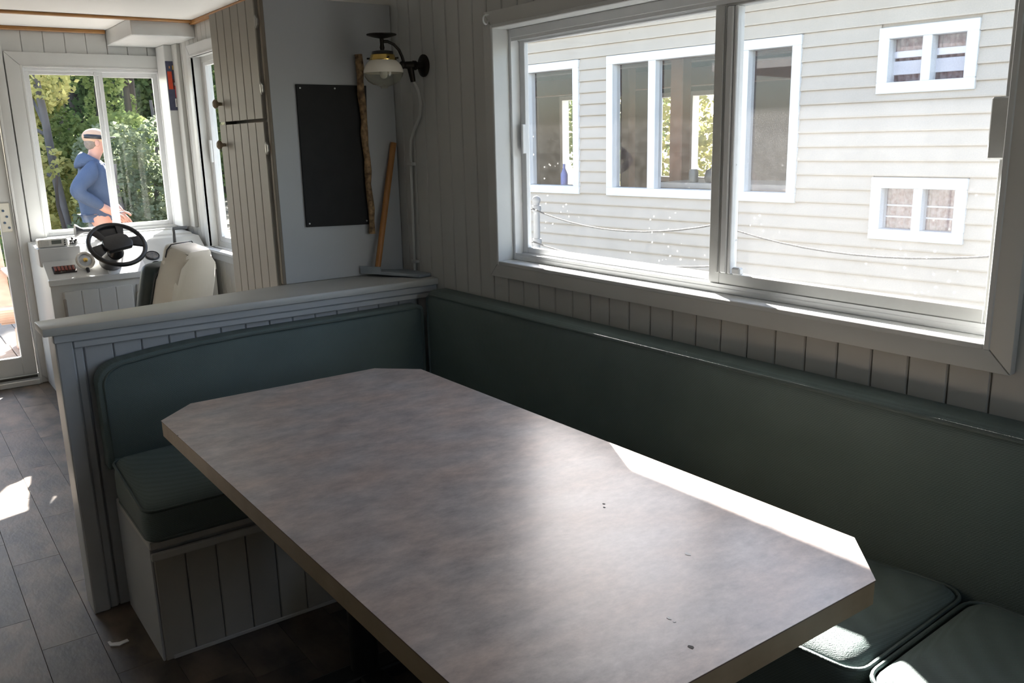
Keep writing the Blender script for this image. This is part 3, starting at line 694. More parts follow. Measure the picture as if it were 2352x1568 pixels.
for a in (.4, 2.5, 4.6, 5.6):
    B().cyl((GX+.043*math.cos(a), LY+.043*math.sin(a), 1.672), (GX+.054*math.cos(a), LY+.054*math.sin(a), 1.672), .003, n=8).done('thumb_screw', DARKMETAL, rg)
prof = [(.044, .028), (.054, .020), (.0625, .008), (.0675, -.006), (.0675, -.014)]
opal = bpy.data.materials.new('opal_glass'); opal.use_nodes = True; ob = opal.node_tree.nodes['Principled BSDF']
ob.inputs['Base Color'].default_value = (.80, .76, .66, 1); ob.inputs['Roughness'].default_value = .16; ob.inputs['Subsurface Weight'].default_value = .0; ob.inputs['Specular IOR Level'].default_value = .6
gb = B().lathe(prof, (GX, LY, 1.638), (0, 0, 1), 36, False).done('globe_upper', opal, lp, 60)
cg = glass('globe_clear_glass', .10, 1.6, (.93, .93, .86), 9, hcol=(.75, .72, .6))
B().lathe([(.0675, -.014), (.064, -.026), (.054, -.040), (.038, -.051), (.020, -.057), (.012, -.060), (.010, -.064)], (GX, LY, 1.638), (0, 0, 1), 36, False).done('globe_lower', cg, lp, 60)
B().lathe([(.004, -.034), (.011, -.030), (.0135, -.020), (.0125, .02), (.010, .034)], (GX, LY, 1.640), (0, 0, 1), 16).done('mantle', mat('mantle', (.78, .77, .74), .6, (.82, .81, .78), 30), lp, 60)
pp = [(XW-.044, LY+.004, 1.602), (XW-.024, 2.744, 1.57), (XW-.014, 2.748, 1.525), (XW-.012, 2.762, 1.482), (XW-.012, 2.812, 1.432), (XW-.012, 2.835, 1.40), (XW-.012, 2.842, 1.35), (XW-.012, 2.848, 1.15), (XW-.012, 2.854, .909)]
B().tube(pp, .0062, 8).done('gas_pipe', PAINT, lp, 60)
for zz, yy in ((1.315, 2.843), (.955, 2.853)):
    B().box(XW-.019, XW, yy-.016, yy+.016, zz-.006, zz+.006, .002).done('pipe_clip', PAINT, lp)

# ------------------------------------------------------------------ helm console
hc = thing('helm_console', (1.14, 5.52, 0), 'white helm console with sloping dash under the windscreen', 'console')
CX0, CX1, CY0 = .690, 1.585, 5.205
B().prism([(CY0+.02, 0), (YF-.022, 0), (YF-.022, .866), (5.50, .860), (CY0+.03, .705), (CY0+.02, .69)], 'x', CX0, CX1, .004).done('body', WHITE, hc, 40)
DASH = V((0, 5.50-CY0-.03, .155)).normalized(); DN = V((0, -DASH.z, DASH.y))
def dash(x, s, lift=0):  # a point on the sloping dash: s metres up the slope
    return V((x, CY0+.03, .705))+DASH*s+DN*lift
def dbox(x0, x1, s0, s1, h0, h1, bev=.002):
    b = B().box(x0, x1, s0, s1, h0, h1, bev)
    M = Matrix((V((1, 0, 0)), DASH, DN)).transposed().to_4x4(); M.translation = V((0, CY0+.03, .705)); return b.xf(M)
B().box(CX0-.006, CX1, CY0, CY0+.032, .676, .712, .004).done('front_rail', WHITE, hc)
for x0, x1, hx in ((.745, 1.105, .752), (1.125, 1.50, 1.13)):
    d = B().box(x0, x1, CY0+.008, CY0+.020, .10, .640, .003).done('door', WHITE, hc)
    k = x0+.004
    for j in range(4): board('door_board', d, WHITE, (k, CY0+.008, .10), (x1-x0-.008)/4, .54, .006, '-y'); k += (x1-x0-.008)/4
    B().box(hx-.010, hx+.004, CY0-.004, CY0+.008, .48, .60, .002).done('hinge', mat('worn_hinge', (.30, .28, .25), .5, (.4, .37, .33), 20, metal=.4), d)
B().box(CX0-.012, CX0+.20, 5.385, 5.53, .765, .868, .005).done('pod', WHITE, hc)
B().prism([(5.58, .85), (YF-.024, .85), (YF-.024, .876), (5.62, .872)], 'x', CX0+.06, CX1-.01, .003).done('dash_shelf', WHITE, hc)
sw = dbox(.725, .842, .055, .115, 0, .010).done('switch_panel', mat('panel_black', (.02, .015, .012), .5, (.03, .02, .016), 9), hc)
RED = mat('red_rocker', (.20, .045, .030), .4, (.26, .065, .045), 20)
for k in range(6): dbox(.731+k*.018, .745+k*.018, .065, .105, .010, .017, .003).done('rocker_switch', RED, sw)
def gauge(x, s, r):
    p = dash(x, s); g = B().lathe([(r, -.001), (r, .010), (r*.9, .014), (r*.86, .008), (r*.3, .007)], p, DN, 28).done('gauge', mat('gauge_bezel', (.02, .022, .025), .3, (.03, .032, .035), 9), hc, 40)
    B().lathe([(r*.84, .0085), (r*.83, .0095)], p, DN, 24).done('gauge_face', mat('gauge_face', (.06, .075, .09), .3, (.22, .2, .2), 60), g)
gauge(1.262, .135, .040); gauge(1.262, .045, .028); gauge(1.36, .15, .03)
dbox(.995, 1.20, .004, .20, 0, .005).done('dash_plate', mat('dash_plate', (.80, .81, .83), .3, (.84, .85, .87), 5), hc)
bx = thing('depth_sounder', (.765, 5.46, .868), 'small cream instrument box with a grey display on the console', 'instrument')
B().box(.685, .835, 5.40, 5.485, .869, .915, .006).done('case', mat('cream_plastic', (.72, .71, .66), .4, (.76, .75, .70), 6), bx)
B().box(.752, .802, 5.398, 5.4005, .886, .907, .001).done('display', mat('lcd', (.10, .115, .10), .25, (.13, .145, .125), 8), bx)
B().box(.698, .738, 5.398, 5.4005, .879, .909, .001).done('speaker_grille', mat('grille', (.58, .57, .53), .6, (.64, .63, .58), 200), bx)
for k in range(3): B().cyl((.818, 5.40, .880+k*.012), (.818, 5.394, .880+k*.012), .004, n=10).done('button', BLACK, bx)
sw2 = thing('toggle_switches', (.868, 5.46, .868), 'cluster of black toggle switches with wires on the console', 'switch')
B().box(.840, .885, 5.42, 5.48, .869, .886, .003).done('base', mat('grey_plastic', (.5, .5, .5), .5, (.55, .55, .55), 9), sw2)
for dx, dz in ((.848, .0), (.858, .014), (.877, .004), (.868, -.002)):
    B().cyl((dx, 5.42, .878), (dx, 5.405, .894+dz), .004, n=8).sphere((dx, 5.404, .896+dz), .007, n=8).done('toggle', BLACK, sw2, 60)
# spotlight ring / handset
rg = thing('round_hailer', (.895, 5.33, .76), 'round white hailer with a brass centre lying on the console dash', 'hailer')
p = dash(.895, .105)
b = B(); e1 = V((1, 0, 0)); nn = (DN*.6+V((0, -.8, .2))).normalized(); e1 = e1-nn*e1.dot(nn); e1.normalize(); e2 = nn.cross(e1); cc = p+nn*.02+V((0, 0, .022))
b.tube([cc+e1*.042*math.cos(a)+e2*.046*math.sin(a) for a in [k*2*pi/28 for k in range(28)]], .0085, 8, True).done('ring', mat('ivory_plastic', (.66, .62, .55), .4, (.7, .66, .6), 8), rg, 60)
B().lathe([(.040, -.016), (.040, -.004), (.020, 0), (.010, .004)], cc, nn, 24).done('disc', WHITE, rg, 40)
B().lathe([(.012, -.002), (.012, .008), (.005, .010)], cc, nn, 16).done('brass_centre', BRASS, rg, 40)
B().cyl(cc-e2*.05, cc-e2*.074+nn*.004, .010, .008, 10).done('lever', BLACK, rg, 50)
# horn
hn = thing('trumpet_horn', (.955, 5.66, .873), 'small black trumpet horn on the console below the windscreen', 'horn')
B().lathe([(.040, 0), (.038, .008), (.024, .026), (.014, .045), (.011, .10), (.012, .16)], (.920, 5.66, .927), (1, 0, -.04), 20).done('trumpet', BLACK, hn, 50)
B().cyl((1.07, 5.66, .873), (1.07, 5.66, .925), .008, n=10).done('stem', BLACK, hn)
# throttle
th = thing('throttle', (1.385, 5.30, .73), 'black throttle control with a crossbar grip at the end of the console', 'throttle')
p = dash(1.40, .10)
B().box(1.375, 1.425, p.y-.03, p.y+.03, p.z-.004, p.z+.075, .006).done('housing', BLACK, th)
B().box(1.382, 1.396, p.y-.014, p.y+.008, p.z+.07, p.z+.175, .003).done('lever', BLACK, th)
B().cyl((1.385, p.y-.004, p.z+.172), (1.465, p.y-.02, p.z+.176), .009, n=12).done('grip', mat('grey_grip', (.10, .11, .12), .4, (.13, .14, .15), 9), th)
B().cyl((1.395, p.y-.02, p.z+.078), (1.46, p.y-.034, p.z+.080), .008, n=12).done('grip', BLACK, th)

# steering wheel
WC = V((1.012, 5.02, .893)); WN = V((.05, -.70, .71)).normalized()
wx = (V((1, 0, 0))-WN*WN.x).normalized(); wy = WN.cross(wx)
wx, wy = wx*math.cos(.26)+wy*math.sin(.26), wy*math.cos(.26)-wx*math.sin(.26)
WM = Matrix((wx*.86, wy*.86, WN*.86)).transposed().to_4x4(); WM.translation = WC
sw = thing('steering_wheel', WC, 'black car style steering wheel on the helm console', 'steering wheel')
B().tube([WC+(wx*math.cos(a)+wy*math.sin(a))*.140 for a in [k*2*pi/48 for k in range(48)]], .0125, 10, True).done('rim', BLACK, sw, 60)
hb = B().prism([(-.075, -.052), (.075, -.052), (.092, -.015), (.080, .045), (.045, .066), (-.045, .066), (-.080, .045), (-.092, -.015)], 'z', -.010, .026, .010); hb.xf(WM); hb.done('hub_pad', BLACK, sw, 40)
for P in ([(-.085, -.034), (-.080, .030), (-.158, .020), (-.150, -.070)], [(.085, -.034), (.150, -.070), (.158, .020), (.080, .030)], [(-.070, .050), (-.038, .062), (-.062, .152), (-.105, .128)], [(.070, .050), (.105, .128), (.062, .152), (.038, .062)]):
    q = B().prism(P, 'z', -.008, .008, .003); q.xf(WM); q.done('spoke', BLACK, sw, 40)
q = B().prism([(-.060, .060), (.060, .060), (.085, .135), (.060, .156), (-.060, .156), (-.085, .135)], 'z', -.014, -.004, .002); q.xf(WM); q.done('spoke_bridge', BLACK, sw, 40)
cb = dash(1.03, .12); B().cyl(WC-WN*.01, WC-WN*.07, .030, .040, 20).cyl(WC-WN*.065, cb-DN*.01, .042, .062, 20).done('column', BLACK, sw, 40)

# ------------------------------------------------------------------ helm chair
ch = thing('helm_chair', (1.0, 4.70, 0), 'cream and dark green pedestal helm chair turned to the side', 'chair')
f2 = V((-.56, .8285, 0)); sd = V((.8285, .56, 0)); rec = .30
upv = (V((0, 0, 1))*math.cos(rec)-f2*math.sin(rec)); fv = (f2*math.cos(rec)+V((0, 0, 1))*math.sin(rec))
CM = Matrix((sd, fv, upv)).transposed().to_4x4(); CM.translation = V((1.135, 4.50, .52))
SHELL = mat('cream_vinyl', (.66, .64, .58), .4, (.70, .68, .62), 6, .04, 60); DG = mat('dark_green_vinyl', (.016, .030, .032), .4, (.022, .038, .040), 8, .05, 80)
sh = B().prism([(-.165, 0), (.165, 0), (.158, .27), (.104, .335), (.098, .40), (.074, .425), (-.074, .425), (-.098, .40), (-.104, .335), (-.158, .27)], 'y', -.085, .035, .022); sh.xf(CM); sh.done('back_shell', SHELL, ch, 40)
q = B().rbox(-.156, .156, .036, .140, .0, .310, .045, .02, 'y', 5); q.xf(CM); q.done('back_pad', DG, ch, 70)
q = B().rbox(-.084, .084, .034, .080, .310, .418, .028, .0, 'y', 4); q.xf(CM); q.done('head_pad', SHELL, ch, 70)
q = B().tube([(-.164, .034, .01), (-.157, .034, .27), (-.103, .034, .338), (-.097, .034, .40), (-.073, .034, .424), (.073, .034, .424), (.097, .034, .40), (.103, .034, .338), (.157, .034, .27), (.164, .034, .01)], .0035, 6); q.xf(CM); q.done('piping', BLACK, ch, 60)
CS = Matrix((sd, f2, V((0, 0, 1)))).transposed().to_4x4(); CS.translation = V((1.135, 4.50, 0))
q = B().rbox(-.21, .21, .02, .46, .42, .53, .04, .02, 'z', 5); q.xf(CS); q.done('seat_pad', DG, ch, 70)
q = B().box(-.205, .205, .03, .44, .385, .425, .015, 2); q.xf(CS); q.done('seat_shell', SHELL, ch, 40)
for s_ in (-1, 1):
    q = B().box(s_*.212-.006, s_*.212+.006, -.03, .06, .47, .62, .003); q.xf(CS); q.done('side_bracket', STEEL, ch)
    q = B().cyl((s_*.215, .02, .60), (s_*.228, .02, .60), .012, n=12); q.xf(CS); q.done('pivot_bolt', STEEL, ch)
q = B().cyl((0, .24, .02), (0, .24, .39), .035, n=20); q.xf(CS); q.done('pedestal', ALU, ch, 40)
q = B().lathe([(.17, 0), (.17, .006), (.06, .022), (.04, .05)], (0, .24, 0), (0, 0, 1), 28); q.xf(CS); q.done('base', ALU, ch, 40)

# poster on the corner post: abstract blocks of colour
po = thing('poster', (1.58, 5.699, 1.615), 'small dark blue picture card with red and white patches on the corner post', 'poster')
PB = mat('card_navy', (.045, .05, .10), .5, (.07, .08, .14), 30); 
B().box(1.551, 1.609, 5.6955, 5.6995, 1.615, 1.905, .0005).done('card', PB, po)
for y0, y1, z0, z1, c, nme in ((5.745, 5.790, 1.74, 1.845, (.55, .06, .02), 'red'), (5.705, 5.730, 1.69, 1.76, (.50, .03, .04), 'crimson'), (5.708, 5.74, 1.635, 1.685, (.72, .72, .70), 'pale'), (5.715, 5.728, 1.64, 1.675, (.01, .01, .012), 'ink'),
                               (5.72, 5.735, 1.855, 1.880, (.55, .36, .08), 'gold'), (5.757, 5.768, 1.862, 1.876, (.6, .3, .12), 'amber'), (5.708, 5.726, 1.79, 1.84, (.16, .18, .26), 'slate'), (5.73, 5.745, 1.74, 1.80, (.08, .012, .012), 'maroon'), (5.705, 5.745, 1.762, 1.780, (.55, .56, .6), 'grey')):
    B().box(1.608-(y1-5.702)/.096*.056, 1.608-(y0-5.702)/.096*.056, 5.6947, 5.6956, z0, z1, .0002).done('print_'+nme, mat('print_'+nme, c, .5, tuple(min(1, v*1.2) for v in c), 40), po)

# ------------------------------------------------------------------ outside: water, shore, dock, decks
GZ = -.55
gr = thing('ground', (10, 20, GZ), 'leaf strewn earth bank beyond the boat', 'ground', kind='structure')
B().box(-60, 80, 10.2, 90, GZ-.3, GZ+.25).box(7.6, 80, -40, 10.2, GZ-.3, GZ).done('bank', mat('earth', (.045, .040, .022), .9, (.10, .085, .045), 1.5, .4, 8), gr)
wt = B().box(-60, 7.6, -60, 10.2, GZ-.5, GZ-.08).done('water', mat('lake_water', (.030, .040, .038), .12, (.040, .050, .045), .6, .25, 3), None)
tag(wt, 'calm grey green water around the boats', 'water', kind='structure')
DECKW = mat('deck_boards', (.20, .17, .14), .65, (.30, .26, .22), 6, .15, 40, stretch=(1, 8, 1), rnd=.12)
dk = thing('side_deck', (1.97, 2.5, -.06), 'grey painted walkway along the side of the boat', 'deck')
B().box(XW+.10, 2.33, -2.2, 7.3, -.14, -.03, .01).done('walkway', mat('grey_deck', (.34, .35, .35), .6, (.40, .41, .41), 5, .1, 40), dk)
B().box(-2.35, XW+.10, YB-1.4, YB-.11, -.14, -.03, .01).done('rear_walkway', MATS['grey_deck'], dk)
fd = thing('front_deck', (.1, 6.7, -.05), 'weathered plank foredeck outside the front door', 'deck')
B().box(-1.7, XW+.09, YF+.12, 7.45, -.16, -.06).done('deck_frame', DECKW, fd)
x = -1.7
while x < 1.65:
    B().box(x+.003, min(x+.135, XW+.09), YF+.12, 7.45, -.06, -.03, .004).done('deck_plank', DECKW, fd); x += .138
CHW = mat('pale_cedar', (.42, .30, .24), .6, (.50, .37, .30), 10, .1, 40, stretch=(1, 6, 1))
dch = thing('deck_chair', (.42, 6.75, -.03), 'slatted cedar deck chair on the foredeck outside the front door', 'chair')
for sx in (.14, .70):
    B().box(sx-.02, sx+.02, 6.48, 6.54, -.03, .56, .004).done('leg', CHW, dch); B().prism([(6.50, .30), (6.50, .38), (7.20, .12), (7.28, -.03), (7.18, -.03)], 'x', sx-.02, sx+.02, .003).done('leg', CHW, dch)
    B().box(sx-.06, sx+.06, 6.44, 7.15, .56, .585, .006).done('armrest', CHW, dch)
    B().box(sx-.018, sx+.018, 7.06, 7.12, .14, .56, .004).done('arm_post', CHW, dch)
for k in range(6):
    yy = 6.49+k*.085; B().box(.16, .68, yy, yy+.075, .375-(yy-6.49)*.36, .395-(yy-6.49)*.36, .004).done('seat_slat', CHW, dch)
for k in range(5):
    xx = .17+k*.103; q = B().prism([(xx, 0), (xx+.092, 0), (xx+.092, .80-.03*abs(k-2)**1.5), (xx, .80-.03*abs(k-2)**1.5)], 'y', -.01, .01, .004)
    q.xf(Matrix.Translation((0, 6.98, .20)) @ Matrix.Rotation(-.42, 4, 'X')); q.done('back_slat', CHW, dch)
dc = thing('dock', (1.5, 9.0, -.24), 'low plank dock in front of the boat', 'dock')
B().box(-4, 4.35, 8.1, 8.2, -.45, -.25).box(-4, 4.35, 9.9, 10.0, -.45, -.25).done('dock_frame', DECKW, dc)
k = 0; x = -4.0
me = None
while x < 4.2:
    o = B().box(0, .147, 8.05, 10.1, -.25, -.208, .005).done('dock_plank', DECKW, dc, origin=(0, 8.05, -.25)) if me is None else link('dock_plank', me, None, dc, (x, 8.05, -.25))
    if me is None: me = o.data; o.location = V((x, 8.05, -.25))-W[dc.name]
    x += .152
# rope rail beside the walkway
RX = 2.26
GALV = mat('rail_galvanised', (.17, .18, .20), .5, (.21, .22, .24), 12, metal=.2); ROPE = mat('grey_rope', (.035, .035, .037), .8, (.05, .05, .052), 80, .3, 200)
PY = [4.0, 2.94, 1.93, .92, -.1]
for i, yy in enumerate(PY):
    s_ = thing('stanchion', (RX, yy, -.03), 'galvanised post of the rope rail along the side walkway', 'post', 'rope rail posts outside the window')
    B().cyl((RX, yy, -.03), (RX, yy, 1.135), .014, n=12).done('post', GALV, s_, 40)
    B().lathe([(.045, 0), (.045, .008), (.02, .03)], (RX, yy, -.03), (0, 0, 1), 16).done('flange', GALV, s_, 40)
    B().sphere((RX, yy, 1.14), .019, n=12).done('cap', GALV, s_, 60)
    for zz in (1.105, .965): B().lathe([(.019, -.012), (.021, 0), (.019, .012)], (RX, yy, zz), (0, 0, 1), 14).done('rope_collar', GALV, s_, 50)
for nm, zz, sag in (('upper', 1.105, .055), ('lower', .965, .035)):
    pts = []
    for a, c in zip(PY, PY[1:]):
        for k in range(12):
            t_ = k/12; pts.append((RX-.021, a+(c-a)*t_, zz-sag*4*t_*(1-t_)))
    pts.append((RX-.021, PY[-1], zz))
    tag(B().tube(pts, .0032, 6).done('rail_rope', ROPE, None, 60), f'thin grey {nm} rope sagging between the rail posts outside the window', 'rope')

# ------------------------------------------------------------------ neighbouring house
HA = math.atan(.109); HG = -.45
hs = thing('house', (5.70, 4.10, 0), 'beige lap sided house seen through the wide window', 'house', rotz=HA)
SID = mat('vinyl_siding', (.515, .460, .390), .5, (.555, .497, .425), 3, .05, 30); TRW = mat('white_vinyl', (.78, .79, .79), .4, (.83, .83, .83), 5)
HU0, HU1, HD = -6.0, 7.0, 3.9
WN_ = [(2.30, 3.06, .86, 2.085), (.045, 1.955, .86, 2.085), (-1.185, -.535, 1.63, 2.065), (-1.200, -.550, .63, 1.065)]
wall_cells(B(), 'x', .012, .11, HU0, HU1, HG, 2.70, WN_).done('wall_sheathing', SID, hs)
e_ = .1016; z = HG; sm = {}
while z < 2.60:
    cuts = [(q[0], q[1]) for q in WN_ if z > q[2]-.03 and z+e_ < q[3]+.03]
    for a, c in segs(HU0, HU1, cuts):
        key = round(c-a, 3)
        if key not in sm:
            b = B(); b.prism([(.012, .003), (-.022, 0), (-.023, .010), (-.003, e_), (.012, e_)], 'y', 0, c-a)
            bmesh.ops.recalc_face_normals(b.b, faces=b.b.faces); m_ = bpy.data.meshes.new('siding_board'); b.b.to_mesh(m_); b.b.free(); m_.materials.append(SID); sm[key] = m_
        link('siding_board', sm[key], None, hs, (0, a, z))
    z += e_
def house_window(q, mull):
    u0, u1, z0, z1 = q
    f = B(); tw = .075
    for a in ((u0, u1, z0, z0+tw), (u0, u1, z1-tw, z1), (u0, u0+tw, z0+tw, z1-tw), (u1-tw, u1, z0+tw, z1-tw)): f.box(-.035, .08, a[0], a[1], a[2], a[3], .004)
    for a, wd in mull: f.box(-.030, .07, a-wd/2, a+wd/2, z0+tw, z1-tw, .003)
    o = f.done('window', TRW, hs)
    cs = [u0+tw]+[v for a, wd in mull for v in (a-wd/2, a+wd/2)]+[u1-tw]
    for a, c in zip(cs[::2], cs[1::2]): B().box(.030, .034, a, c, z0+tw, z1-tw).done('pane', HGL, o)
    return o
HGL = glass('house_glass', 0, 1.0)
house_window(WN_[0], []); o2 = house_window(WN_[1], [(.525, .065), (1.44, .08)])
o3 = house_window(WN_[2], [(-.863, .062)]); o4 = house_window(WN_[3], [(-.88, .060)])
# rooms behind the panes
INT = mat('brown_room', (.066, .045, .036), .7, (.092, .064, .052), 4); BEAM = mat('cedar_beam', (.17, .075, .045), .6, (.22, .10, .06), 8)
ROOMW = [(3.25, 4.55, .75, 1.95), (5.0, 6.4, .6, 2.0), (1.2, 2.2, 1.2, 2.0)]
wall_cells(B(), 'x', HD, HD+.1, HU0, HU1, HG, 2.70, ROOMW).done('far_wall', INT, hs)
B().box(.11, HD, HU0, HU1, HG, .25).done('room_floor', INT, hs)
B().box(.11, HD, HU0, HU1, 2.45, 2.55).done('room_ceiling', mat('room_ceiling', (.30, .29, .28), .7, (.34, .33, .32), 4), hs)
B().box(.11, HD, -.32, -.22, .25, 2.45).done('room_divider', INT, hs)
for u in (HU0, HU1-.1): B().box(.11, HD, u, u+.1, HG, 2.70).done('end_wall', SID, hs)
B().box(-.62, HD+.6, HU0-.4, HU1+.4, 2.70, 2.86, .01).done('roof', mat('dark_roof', (.08, .075, .07), .8, (.11, .10, .095), 9), hs)
for a in ROOMW:
    f = B()
    for c in ((a[0], a[1], a[2], a[2]+.06), (a[0], a[1], a[3]-.06, a[3]), (a[0], a[0]+.06, a[2], a[3]), (a[1]-.06, a[1], a[2], a[3]), ((a[0]+a[1])/2-.03, (a[0]+a[1])/2+.03, a[2], a[3])): f.box(HD-.03, HD+.12, *c, .003)
    f.done('window', TRW, hs)
B().box(1.5, 1.7, .3, 7, 2.12, 2.36, .01).done('beam', BEAM, hs); B().box(3.2, 3.4, .3, 7, 1.98, 2.2, .01).done('beam', BEAM, hs)
for x_, u in ((.45, 2.66), (.55, 1.55), (2.4, 3.75)): B().box(x_, x_+.14, u, u+.14, .25, 2.45, .01).done('house_post', BEAM, hs)
B().box(.16, .75, .2, 1.5, .93, .98, .005).done('counter', mat('pale_counter', (.4, .38, .36), .5, (.45, .43, .4), 6), hs)
# things on the sill and counter
def small(name, prof, x_, u, z, mt_, lab, cat):
    c = Matrix.Rotation(HA, 4, 'Z') @ V((x_, u, z)); c = c+V((5.70, 4.10, 0))
    return tag(B().lathe(prof, c, (0, 0, 1), 16).done(name, mt_, None, 50), lab, cat)
small('spray_bottle', [(.035, 0), (.036, .10), (.020, .14), (.012, .16), (.014, .20)], .12, 2.64, .935, mat('blue_bottle', (.12, .16, .45), .4, (.16, .2, .5), 9), 'blue bottle standing inside the narrow window of the beige house', 'bottle')
small('kettle', [(.06, 0), (.075, .04), (.06, .10), (.02, .12), (.012, .14)], .30, 1.02, .981, mat('dark_enamel', (.04, .045, .05), .3, (.05, .055, .06), 9), 'round dark kettle on the counter inside the wide house window', 'kettle')
small('jar', [(.04, 0), (.042, .09), (.03, .11)], .27, 1.20, .981, mat('grey_jar', (.12, .13, .13), .3, (.15, .16, .16), 9), 'grey jar on the counter beside the kettle in the house window', 'jar')
# curtains and shelves in the two small windows
CURT = mat('red_curtain', (.20, .085, .09), .8, (.42, .33, .33), 26, .1, 60); 
for q, oo in ((WN_[2], o3), (WN_[3], o4)):
    pts = []; b = B(); n = 40
    for i in range(n+1):
        u = q[0]+.04+(q[1]-q[0]-.08)*i/n; pts.append((.10+.012*math.sin(i*1.9), u))
    A = [b.b.verts.new((x_, u, q[2]+.03)) for x_, u in pts]; C_ = [b.b.verts.new((x_, u, q[3]-.03)) for x_, u in pts]
    for i in range(n): b.b.faces.new((A[i], A[i+1], C_[i+1], C_[i]))
    b.done('curtain', CURT, oo, 80)
for zz, hh in ((1.865, .045), (1.755, .09)): B().box(.062, .085, -1.17, -.56, zz, zz+hh, .003).done('blind_slat', mat('blind_slat', (.62, .62, .70), .5, (.68, .68, .74), 7), o3)
for zz in (.86, .78): B().box(.070, .085, -1.18, -.57, zz, zz+.012, .002).done('blind_slat', MATS['blind_slat'], o4)

# ------------------------------------------------------------------ trees
BARK = mat('grey_bark', (.075, .068, .066), .9, (.15, .135, .13), 9, .5, 30, stretch=(1, 1, .25)); BARKD = mat('dark_bark', (.030, .024, .020), .9, (.065, .052, .042), 9, .5, 30, stretch=(1, 1, .25))
LY_ = leaf('yellow_leaves', (.24, .27, .085), (.60, .54, .22)); LG = leaf('green_leaves', (.095, .15, .05), (.34, .40, .16)); LD = leaf('conifer_needles', (.050, .085, .038), (.15, .20, .085)); LW = leaf('willow_leaves', (.10, .14, .085), (.30, .34, .22))
def leaves(cl, n, size, rng, droop=0):
    """cl: list of (centre, rx, ry, rz) clouds; n leaves in each by volume; one mesh of small folded quads"""
    vs_, fs = [], []
    tot = sum(c[1]*c[2]*c[3] for c in cl)
    for c, rx, ry, rz in cl:
        for _ in range(max(20, int(n*rx*ry*rz/tot))):
            while True:
                d = V((rng.uniform(-1, 1), rng.uniform(-1, 1), rng.uniform(-1, 1)))
                if .12 < d.length < 1: break
            d = d.normalized()*(d.length**.45)
            p = c+V((d.x*rx, d.y*ry, d.z*rz)); s_ = size*rng.uniform(.6, 1.4)
            a = V((rng.gauss(0, 1), rng.gauss(0, 1), rng.gauss(0, .6)-droop)).normalized(); b_ = a.orthogonal().normalized()
            b_.rotate(Matrix.Rotation(rng.uniform(0, 6.28), 3, a)); i = len(vs_)
            vs_ += [p-a*s_*.5, p+b_*s_*.32, p+a*s_*.5, p-b_*s_*.32]; fs.append((i, i+1, i+2, i+3))
    return vs_, fs
def tree(name, base, h, r, lean, clouds, n, size, lm, bm_, label, cat='tree', group=None, seed=1, droop=0, branches=4):
    rng = random.Random(seed); base = V(base)
    t_ = thing(name, base, label, cat, group)
    top = base+V((lean[0], lean[1], h)); P = [base.lerp(top, k/8)+V((.05*r*10*math.sin(k*1.3+seed), .04*r*10*math.cos(k*1.7+seed), 0))*(k > 0) for k in range(9)]
    P[0] = base-V((0, 0, .1))
    b = B().tube(P, [r*(1-.075*k) for k in range(9)], 10); b.done('trunk', bm_, t_, 60)
    cl = [(base+V(c[:3]), c[3], c[4], c[5]) for c in clouds]
    for k in range(min(branches, len(cl))):
        c = cl[k][0]; st_ = base.lerp(top, min(.9, max(.12, (c.z-base.z)/h*.8)))
        B().tube([st_, st_.lerp(c, .5)+V((0, 0, .08)), c], [r*.4, r*.28, r*.12], 6).done('branch', bm_, t_, 60)
    vs_, fs = leaves(cl, n, size, rng, droop)
    me_ = bpy.data.meshes.new('foliage'); me_.from_pydata([v-base for v in vs_], [], fs); me_.update()
    f = link('foliage', me_, lm, t_, base); f['kind'] = 'stuff'
    return t_
def spot(px, Y, z=GZ+.25): p = on_y(px, 350, Y); return V((p.x, p.y, z))
def blobs(seed, n, rx, ry, z0, z1, r0_, r1_):
    g = random.Random(seed); return [(g.uniform(-rx, rx), g.uniform(-ry, ry), g.uniform(z0, z1), *(3*[0])) [:3]+tuple(k*g.uniform(.8, 1.25) for k in [g.uniform(r0_, r1_)]*3) for _ in range(n)]
tree('yellow_maple', spot(152, 12.4), 5.5, .062, (-.55, 0), [(c[0]-.45, c[1]+.95, *c[2:]) for c in blobs(3, 17, .60, .4, .5, 3.6, .22, .40)]+[(-.35, -.25, 1.55, .26, .2, .22), (-.1, -.2, 2.5, .3, .2, .25), (-.55, -.25, 3.1, .3, .2, .3), (.15, -.1, 1.0, .22, .2, .2)], 9000, .085, LY_, BARK, 'young tree with yellow green leaves and a grey leaning trunk beyond the windscreen', seed=3)
tree('yellow_maple', spot(60, 14.2), 5.0, .07, (.1, 0), blobs(4, 14, .8, .7, .6, 4.2, .3, .55), 7000, .09, LY_, BARK, 'yellow green bushy tree at the edge of the windscreen beside the grey trunk', seed=4)
tree('green_maple', spot(205, 14.5), 2.6, .07, (.2, 0), blobs(5, 16, .9, .8, .3, 1.9, .3, .5), 9000, .085, LG, BARKD, 'bright green leafy tree standing behind the man in the blue hoodie', seed=5)
tree('green_maple', spot(300, 16.0), 4.4, .08, (.15, 0), [(c[0], c[1], *c[2:]) for c in blobs(11, 12, 1.0, .7, 1.0, 3.6, .28, .5)], 7000, .09, LG, BARKD, 'leafy green tree between the pale shrub and the thick brown trunk', seed=11)
tree('willow_shrub', spot(345, 12.4), 2.3, .05, (.1, 0), blobs(6, 15, .65, .6, .25, 1.75, .26, .45), 9000, .075, LW, BARK, 'pale grey green shrub below the conifers, beside the corner post', 'shrub', seed=6)
tree('willow_shrub', spot(262, 11.8), 1.5, .04, (0, 0), blobs(8, 10, .45, .5, .15, .9, .22, .36), 5000, .07, LW, BARK, 'low pale green shrub on the bank just behind the steering wheel', 'shrub', seed=8)
